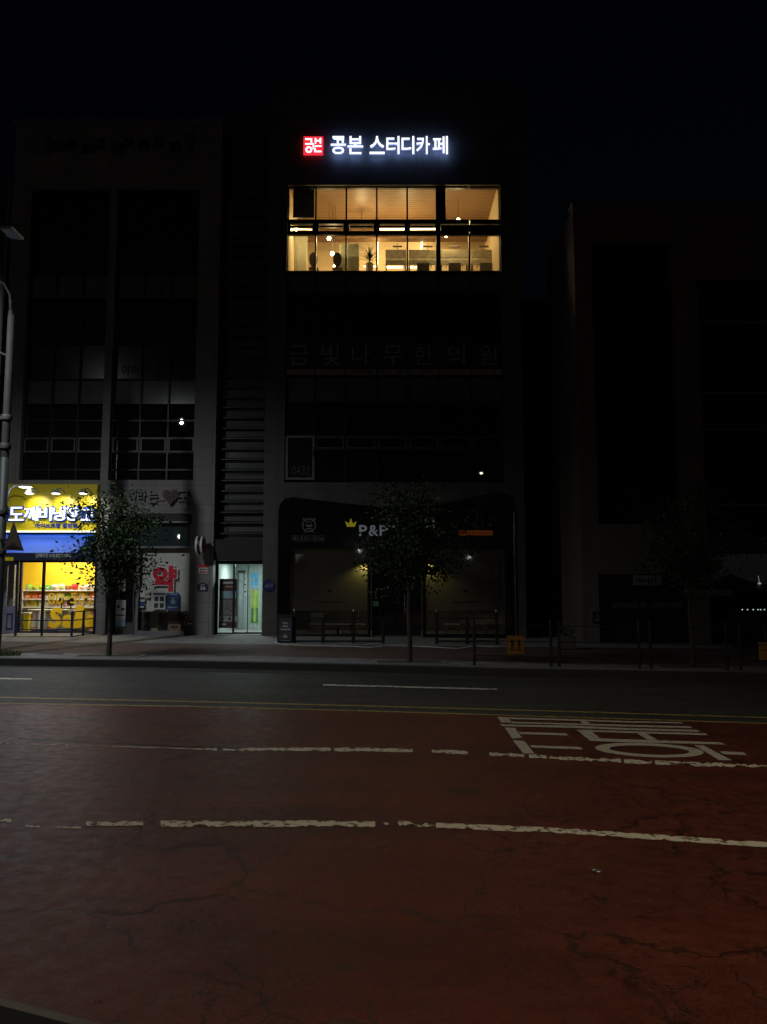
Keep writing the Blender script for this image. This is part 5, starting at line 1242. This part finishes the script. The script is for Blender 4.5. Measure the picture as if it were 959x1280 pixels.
for r0, r1 in ((350, 400), (400, 489), (489, 535), (535, 630), (630, 690)):
    w = curtain(RB, lin(rx3, rx4, 3), [(ZR(r1), ZR(r0), 0)], YR+.3, .04, BLACK)
    if r1 in (400, 489, 535, 630): fb = MB(); fb.box(rx3, rx4, YR+.15, YR+.28, ZR(r1)-.03, ZR(r1)+.015); fb.build('ledge', LW, w)
# dark block added behind the gap to cover the bluish low sky
RB2 = thing('added_rear_block', (6, 36, -.1), 'plain dark block standing far back behind the gap between the granite blocks', 'building')
mb = MB(); wall_holes(mb, 4.6, 11.5, -.2, 15.2, 35, 35.3, [(5.2+1.9*i, 6.5+1.9*i, 2.2+3.2*k, 3.8+3.2*k) for i in range(3) for k in range(4)]); mb.box(4.6, 11.5, 35.35, 40, -.2, 15.1); mb.build('wall', M('rear_render', (.05, .048, .045), .9), RB2)
for i in range(3):
    for k in range(4): curtain(RB2, lin(5.2+1.9*i, 6.5+1.9*i, 2), [(2.2+3.2*k, 3.8+3.2*k, 0)], 35.2, .05)
# shop at its foot
mb = MB(); mb.box(rx1-.05, rx2+.2, YR+.2, YR+.28, -.15, ZR(718)); sgl = mb.build('shop_window', GRN_DARK, RB)
fb = MB(); 
for px in (757, 812, 860): x = PX(px, 760, YR); fb.box(x-.03, x+.03, YR+.12, YR+.199, -.15, ZR(718))
fb.build('frame', ALU, sgl)
mb = MB(); tpx(mb, 'ULTRASONIC REVOLUTION POWER', 766, 753, 853, 760, YR+.2, .01, bold=.01); mb.build('window_lettering', M('dim_letter', (.16, .17, .17), .5), sgl)
a, b, z0, z1 = RECT(791, 719, 826, 732, YR)
hs_ = thing('hanging_sign', ((a+b)/2, YR-.05, z0), 'small pale rectangular sign above the dark shop window of the granite block', 'sign')
mb = MB(); mb.bev(a, b, YR-.08, YR-.01, z0, z1, .01); mb.build('panel', M('pale_sign', (.20, .21, .205), .5), hs_)
mb = MB(); w = b-a
for u in (.12, .2, .27, .34, .42): mb.box(a+u*w, a+(u+.05)*w, YR-.085, YR-.0805, z0+.12, z1-.12)
for u in (.55, .66, .78): mb.disc_y(a+u*w, z1-.1, .025, YR-.085, YR-.0805, 8); mb.box(a+u*w-.025, a+u*w+.025, YR-.085, YR-.0805, z0+.04, z1-.13)
mb.build('figures', INK, hs_)
x, z = P(746, 772, YR); mb = MB(); mb.bev(x-.12, x+.12, YR-.05, YR-.01, z-.16, z+.16, .01, 0); mb.box(x-.07, x+.07, YR-.055, YR-.0505, z-.1, z-.02, 1); mb.disc_y(x, z+.06, .04, YR-.055, YR-.0505, 10, 1); tag(mb.build('wall_plaque', [BLACK, ALU_L]), 'dark wall plaque on the granite pier near the planter', 'plaque')
# white banner and dark parasol stall
a, b, z0, z1 = RECT(888, 692, 985, 730, YR-.3)
wb = thing('white_banner', ((a+b)/2, YR-.3, z0), 'wide plain pale banner panel above the dark parasol', 'banner')
mb = MB(); mb.bev(a, b, YR-.32, YR-.28, z0, z1, .01); mb.build('panel', M('banner_white', (.42, .42, .42), .7, var=.06), wb)
mb = MB(); mb.box(a, b, YR-.34, YR-.02, z1+.002, z1+.08); mb.build('top_rail', BLACK, wb)
yU = 21.0; ux, uz = P(913, 718, yU); ex, ez = P(949, 731, yU); ug = gz(ux)+.16
pr = thing('parasol', (ux, yU, ug), 'dark square parasol over the stall under the pale banner', 'parasol')
mb = MB(); r_ = 1.35; vs = [(ux, yU, uz)]; n = 8
for k in range(n):
    t_ = 2*math.pi*(k+.5)/n; vs.append((ux+r_*.55*math.cos(t_), yU+r_*.55*math.sin(t_), uz-.28)); 
for k in range(n):
    t_ = 2*math.pi*(k+.5)/n; vs.append((ux+r_*math.cos(t_), yU+r_*math.sin(t_), uz-.42))
for k in range(n):
    t_ = 2*math.pi*(k+.5)/n; vs.append((ux+r_*math.cos(t_), yU+r_*math.sin(t_), uz-.56))
fsx = [(0, 1+k, 1+(k+1)%n) for k in range(n)] + [(1+k, 9+k, 9+(k+1)%n, 1+(k+1)%n) for k in range(n)] + [(9+k, 17+k, 17+(k+1)%n, 9+(k+1)%n) for k in range(n)]
mb.add(vs, fsx); mb.build('canopy', BLACK, pr)
mb = MB(); mb.tube([(ux, yU, ug), (ux, yU, uz)], .025); mb.build('pole', ALU, pr)
for k in range(n):
    mb = MB(); mb.tube([(ux, yU, uz-.02), (vs[1+k][0], vs[1+k][1], vs[1+k][2]-.015), (vs[9+k][0], vs[9+k][1], vs[9+k][2]-.015)], .01, 5); mb.build('rib', ALU, pr)
stl = thing('stall_counter', (ux+.9, yU+.3, ug), 'dark stall counter edged with tiny white lights under the parasol', 'stall')
a, b, z0, z1 = RECT(925, 764, 975, 800, 21.2)
mb = MB(); mb.bev(a, b, 21.2, 21.8, ug, z1, .02); mb.build('counter', BLACK, stl)
mb = MB(); mb.box(a-.02, b+.02, 21.18, 21.82, z1+.001, z1+.03); mb.build('counter_top', ALU, stl)
for px in (928, 934.7, 941.7, 947.6, 951, 955.7, 962, 968):
    x, z = P(px, 762, 21.15); mb = MB(); mb.lathe(x, 21.15, [(0, z-.022), (.022, z), (0, z+.022)], 8); mb.build('bulb', E('led_dot', (.75, 1, .95), .55), stl)
x, z = P(949.5, 729.3, yU-.6); mb = MB(); mb.lathe(x, yU-.6, [(0, z-.03), (.05, z-.01), (.03, z+.02), (0, z+.03)], 10); mb.tube([(x, yU-.6, z+.02), (x, yU-.55, z+.2)], .006, 5); tag(mb.build('clip_lamp', E('clip_pink', (1, .8, .75), .25)), 'tiny pinkish lamp clipped on the parasol edge', 'lamp')
# planter box
a = G(701, 812, .16); b = G(720, 812, .16); pz = a[2]
pb = thing('planter_box', ((a[0]+b[0])/2, a[1]+.2, pz), 'narrow brown planter box by the granite pier', 'planter')
mb = MB(); mb.bev(a[0], b[0], a[1], a[1]+.35, pz, pz+.33, .015); mb.build('box', M('planter_brown', (.10, .085, .07), .7), pb)
clump((a[0]+b[0])/2, a[1]+.17, pz+.45, .22, .13, 90, .09, [LEAF2]).build('shrub', LEAF2, pb)

# ------------------------------------------------------------------ far left edge: neighbour, concrete pole, banner pole, warning sign
nb = thing('neighbour_building', (-14, D+3, .3), 'brown rendered neighbour at the extreme picture edge behind the poles', 'building')
mb = MB(); wall_holes(mb, -19, -13.15, .0, 14.2, D+.3, D+.6, [(-18, -13.6, 4+3*k, 6+3*k) for k in range(3)]); mb.box(-19, -13.15, D+.62, D+8, 0, 14.1); mb.build('wall', STONE_F, nb)
for k in range(3): curtain(nb, lin(-18, -13.6, 4), [(4+3*k, 6+3*k, 0)], D+.45, .05)
mb = MB(); mb.box(-19.05, -13.1, D+.25, D+.62, 14.201, 14.32); mb.build('coping', STONE_F, nb)
yA = 17.7; xA = PX(4, 300, yA); gA = gz(xA)+.16
up_ = thing('utility_pole', (xA, yA, gA), 'tall brown concrete utility pole with a flat lamp head, beside the banner pole', 'pole')
mb = MB(); mb.tube([(xA, yA, gA), (xA, yA, 6), (xA, yA, PZ(221, yA))], [.13, .10, .085], 14); mb.build('shaft', CONC, up_)
mb = MB(); xl, zl = P(12, 292, yA-.4)
mb.add([(xl-.15,yA-.55,zl+.04),(xl+.22,yA-.75,zl-.04),(xl+.22,yA-.15,zl-.04),(xl-.15,yA-.05,zl+.04),(xl-.15,yA-.55,zl+.1),(xl+.22,yA-.75,zl+.02),(xl+.22,yA-.15,zl+.02),(xl-.15,yA-.05,zl+.1)], [(3,2,1,0),(4,5,6,7),(0,1,5,4),(1,2,6,5),(2,3,7,6),(3,0,4,7)]); mb.build('lamp_head', M('lamp_head_pale', (.5, .58, .6), .4), up_)
mb = MB(); mb.tube([(xA, yA, zl+.1), (xl, yA-.3, zl+.06)], .03); mb.build('bracket', ALU_L, up_)
yB = 17.0; xB = PX(11.5, 460, yB); gB = gz(xB)+.16
bp = thing('banner_pole', (xB, yB, gB), 'grey steel banner pole with clamp bands in front of the yellow shop', 'pole')
zt_b = PZ(395, yB)
mb = MB(); mb.lathe(xB, yB, [(.085, PZ(572, yB)+.003), (.08, zt_b), (.06, zt_b+.03), (0, zt_b+.04)], 16); mb.build('shaft', M('galvanised', (.03, .03, .028), .75, spec=.2), bp)
mb = MB(); mb.lathe(xB, yB, [(.16, gB), (.16, gB+.05), (.1, gB+.1), (.107, gB+.6), (.09, PZ(572, yB)), (.08, PZ(572, yB)+.002)], 16); mb.build('unlit_lower_shaft', M('unlit_shaft_tone', (.014, .018, .016), .6), bp)  # darker colour on the lower length stands for the shaft's unlit part
for r in (522, 558, 640, 690):
    z = PZ(r, yB); mb = MB(); mb.lathe(xB, yB, [(.118, z-.06), (.122, z-.05), (.122, z+.05), (.118, z+.06)], 16); mb.box(xB-.3, xB-.1, yB-.015, yB+.015, z-.02, z+.02); mb.build('clamp_band', M('clamp_steel', (.05, .05, .048), .6), bp)
mb = MB(); mb.tube([(xB-.02, yB, zt_b), (xB-.03, yB, zt_b+.38)], .02, 8); mb.lathe(xB-.02, yB, [(.05, zt_b+.03), (.05, zt_b+.12), (0, zt_b+.16)], 10); mb.build('finial', MATS['galvanised'], bp)
mb = MB(); mb.tube([(xB-.03, yB, zt_b+.15), (xB-.06, yB, zt_b+.5), (xB-.2, yB-.02, zt_b+.75), (xB-.6, yB-.05, zt_b+.95)], .028, 8); mb.build('arm', MATS['galvanised'], bp)
mb = MB(); mb.tube([(xB-.05, yB, PZ(445, yB)), (xB-.4, yB, PZ(436, yB))], .022, 8); mb.build('arm', MATS['galvanised'], bp)
yT = 16.5
ws = thing('warning_sign', (PX(17, 690, yT), yT, PZ(689, yT)), 'triangular speed bump warning sign seen dark against the blue awning', 'sign')
tp = [P(4.5, 687.5, yT), P(30, 688.5, yT), P(17.5, 652, yT)]
mb = MB(); mb.prism(tp, yT-.015, yT, 0); mb.build('panel', M('warning_rim', (.05, .018, .015), .5), ws)
c = (sum(p[0] for p in tp)/3, sum(p[1] for p in tp)/3)
mb = MB(); mb.prism([(c[0]+(p[0]-c[0])*.78, c[1]+(p[1]-c[1])*.78) for p in tp], yT-.02, yT-.0155, 0); mb.build('face', M('warning_face', (.05, .042, .022), .5), ws)
mb = MB(); z = PZ(684.5, yT); mb.prism([(c[0]-.14, z), (c[0]+.14, z), (c[0]+.12, z+.03), (c[0]+.06, z+.05), (c[0]+.03, z+.10), (c[0]-.03, z+.10), (c[0]-.06, z+.05), (c[0]-.12, z+.03)], yT-.026, yT-.0205); mb.build('bump_symbol', BLACK, ws)
mb = MB(); mb.box(c[0]-.3, c[0]+.06, yT+.001, yT+.04, tp[0][1]+.2, tp[0][1]+.24); mb.tube([(c[0]-.13, yT+.02, tp[0][1]+.22), (xB+.05, yB-.08, tp[0][1]+.22)], .02); mb.build('bracket', ALU, ws)
# grass tuft at the pole foot
mb = MB()
for k in range(420):
    a_ = random.random()*2*math.pi; q = random.random()**.5; c = Vector((xB+.12+q*.42*math.cos(a_), yB+q*.28*math.sin(a_), gz(xB)+.16)); h = random.uniform(.05, .15)
    d = Vector((random.uniform(-.04, .04), random.uniform(-.04, .04), h)); s_ = Vector((.008, random.uniform(-.006, .006), 0)); mb.add([c-s_, c+s_, c+d], [(0,1,2)])
tag(mb.build('grass', LEAF2), kind='stuff')

# ------------------------------------------------------------------ street trees
def tree(px, row, top_row, crown_px, lab, seed, trunk_split, lean=0, n=2600, leaf_s=.085, low=None):
    rnd = random.Random(seed); st = random.getstate(); random.seed(seed)
    bx, by, bz = G(px, row, .16)
    t = thing('street_tree', (bx, by, bz), lab, 'tree', 'street trees in the pavement')
    Y = by; zt_ = PZ(top_row, Y); zsplit = PZ(trunk_split, Y)
    cx0_, cx1_ = PX(crown_px[0], 690, Y), PX(crown_px[1], 690, Y)
    cc = Vector(((cx0_+cx1_)/2, Y, 0)); R_ = (cx1_-cx0_)/2
    mb = MB(); path = [(bx, by, bz), (bx+.01+lean*.2, by, bz+.5), (bx-.015+lean*.5, by+.02, (bz+zsplit)/2+.3), (bx+lean, by, zsplit)]
    mb.tube(path, [.066, .050, .045, .042], 10); mb.build('trunk', BARK, t)
    tips = []
    limbs = MB(); base = Vector((bx+lean, by, zsplit))
    nb_ = 9
    zlo = low or zsplit+.25
    for k in range(nb_):
        a = 2*math.pi*(k+.3*random.random())/nb_; f = random.random()
        zt2 = zsplit + (zt_-zsplit)*(.3+.68*((k*5) % nb_)/(nb_-1)); hh = ((k*5) % nb_)/(nb_-1); rr = R_*(.58+1.5*hh-1.65*hh*hh)*random.uniform(.85, 1.08)
        end = Vector((cc.x+rr*math.cos(a), by+rr*math.sin(a)*.9, zt2)); mid = base.lerp(end, .45)+Vector((0, 0, -.1+.25*f))
        limbs.tube([base-Vector((0,0,.06)), mid, end], [.035, .022, .007], 6)
        for q in range(6):
            s_ = base.lerp(mid, .6) if q == 0 else mid.lerp(end, q/5.0)
            e = s_+Vector((random.gauss(0,.25), random.gauss(0,.25), random.gauss(.08,.18)))
            limbs.tube([s_, e], [.010, .004], 4); tips.append(e)
        tips.append(end)
    limbs.build('limbs', BARK, t)
    cr = MB()
    # twiggy sprays hanging off the tips; gaps between them stay open
    per = max(8, n//len(tips))
    for e in tips:
        sz = random.uniform(.09, .24); k2 = int(per*random.uniform(.5, 1.5))
        for i in range(k2):
            c = e+Vector((random.gauss(0,sz), random.gauss(0,sz), random.gauss(0,sz*.62)))
            dd = (c-e)+Vector((random.gauss(0,.1), random.gauss(0,.1), random.gauss(-.05,.1)))
            leaf(cr, c, leaf_s*random.uniform(.5, 1.3), 0, dd)
    cr.build('crown', LEAF, t)
    random.setstate(st)
    # planting pit with a granite border
    pit = MB(); w, d = .78, .34
    for x0, x1, y0, y1 in ((-w, w, -d, -d+.1), (-w, w, d-.1, d), (-w, -w+.1, -d+.1, d-.1), (w-.1, w, -d+.1, d-.1)):
        zz_ = gz(bx)+.16; pit.box(bx+x0, bx+x1, by+y0, by+y1, zz_-.05, zz_+.012, 0)
    zz_ = gz(bx)+.16; pit.poly([(bx-w+.1, by-d+.1, zz_+.008), (bx+w-.1, by-d+.1, zz_+.008), (bx+w-.1, by+d-.1, zz_+.008), (bx-w+.1, by+d-.1, zz_+.008)], 1)
    struct('tree_pit', pit, [GRAN_E, SOIL])
    return t
tree(136, 820, 614, (110, 190), 'leafy young street tree lit by the yellow shop sign', 3, 742, .0, 5200)
tree(512, 827.5, 622, (460, 582), 'slender street tree before the black shop front', 11, 736, .0, 6500)
tree(866, 833.5, 628, (812, 915), 'dim slender street tree by the granite block', 23, 745, .0, 5500)

# ------------------------------------------------------------------ street lamps (their reflections show in the panes)
def street_lamp(x, y, z, px, py, lab, power, col, lens=18, aim=None, cone=150, size=.25, blend=.5, lr=1):
    g = gz(px)+ (.16 if abs(py) > 12 else 0)
    t = thing('street_lamp', (px, py, g), lab, 'street lamp', 'street lamps over the road')
    mb = MB(); mb.lathe(px, py, [(.14, g), (.14, g+.3), (.09, g+.4), (.06, z-.3), (0, z-.28)], 12); mb.build('pole', ALU_L, t)
    mb = MB(); mb.tube([(px, py, z-.35), (px+(x-px)*.3, py+(y-py)*.3, z+.05), (x, y, z+.12)], .045, 8); mb.build('arm', ALU_L, t)
    mb = MB(); mb.bev(x-.18, x+.18, y-.4, y+.4, z+.02, z+.16, .03); mb.build('lamp_head', ALU_L, t)
    mb = MB(); mb.lathe(x, y, [(0, z-.075*lr), (.06*lr, z-.065*lr), (.095*lr, z-.03*lr), (.10*lr, z+.019)], 14); mb.build('lens', E('street_lens_%d' % lens, col, lens), t)
    if power:
        o = add_light('SPOT', (x, y, z-.14), power, col, t, spot_size=R(cone), spot_blend=blend, shadow_soft_size=size)
        d = Vector(aim) - Vector((x, y, z)) if aim else Vector((0, 0, -1)); o.rotation_euler = d.to_track_quat('-Z', 'Y').to_euler()
    return t
COOL, SODA = (.93, .97, 1), (1, .81, .55)
street_lamp(-9.46, 13.9, 9.5, -11.2, 17.6, 'tall street lamp over the road just outside the picture near the yellow shop', 1850, (.90, .95, 1), 90, (-8.9, 16.2, 0), 148, blend=1, lr=.45, size=.07)
street_lamp(6.74, -3.3, 9.5, 8.5, -6, 'tall street lamp on the opposite kerb behind the viewer', 2450, SODA, 60, (4.2, 2.3, 0), 88, blend=.9, size=.12)
street_lamp(-26.0, -49, 8.2, -28, -51, 'distant street lamp far down the road, mirrored in the pharmacy glass', 1000, (1, .95, .85), 160, (0, 20, 0), 120)  # its beam is added as dim fill over the facades
street_lamp(18.9, -121, 8.0, 20, -123, 'farthest street lamp of the side street behind the viewer', 0, COOL, 200)
street_lamp(-4.2, -87, 8.0, -5.5, -89, 'distant street lamp straight behind the viewer', 0, COOL, 200)
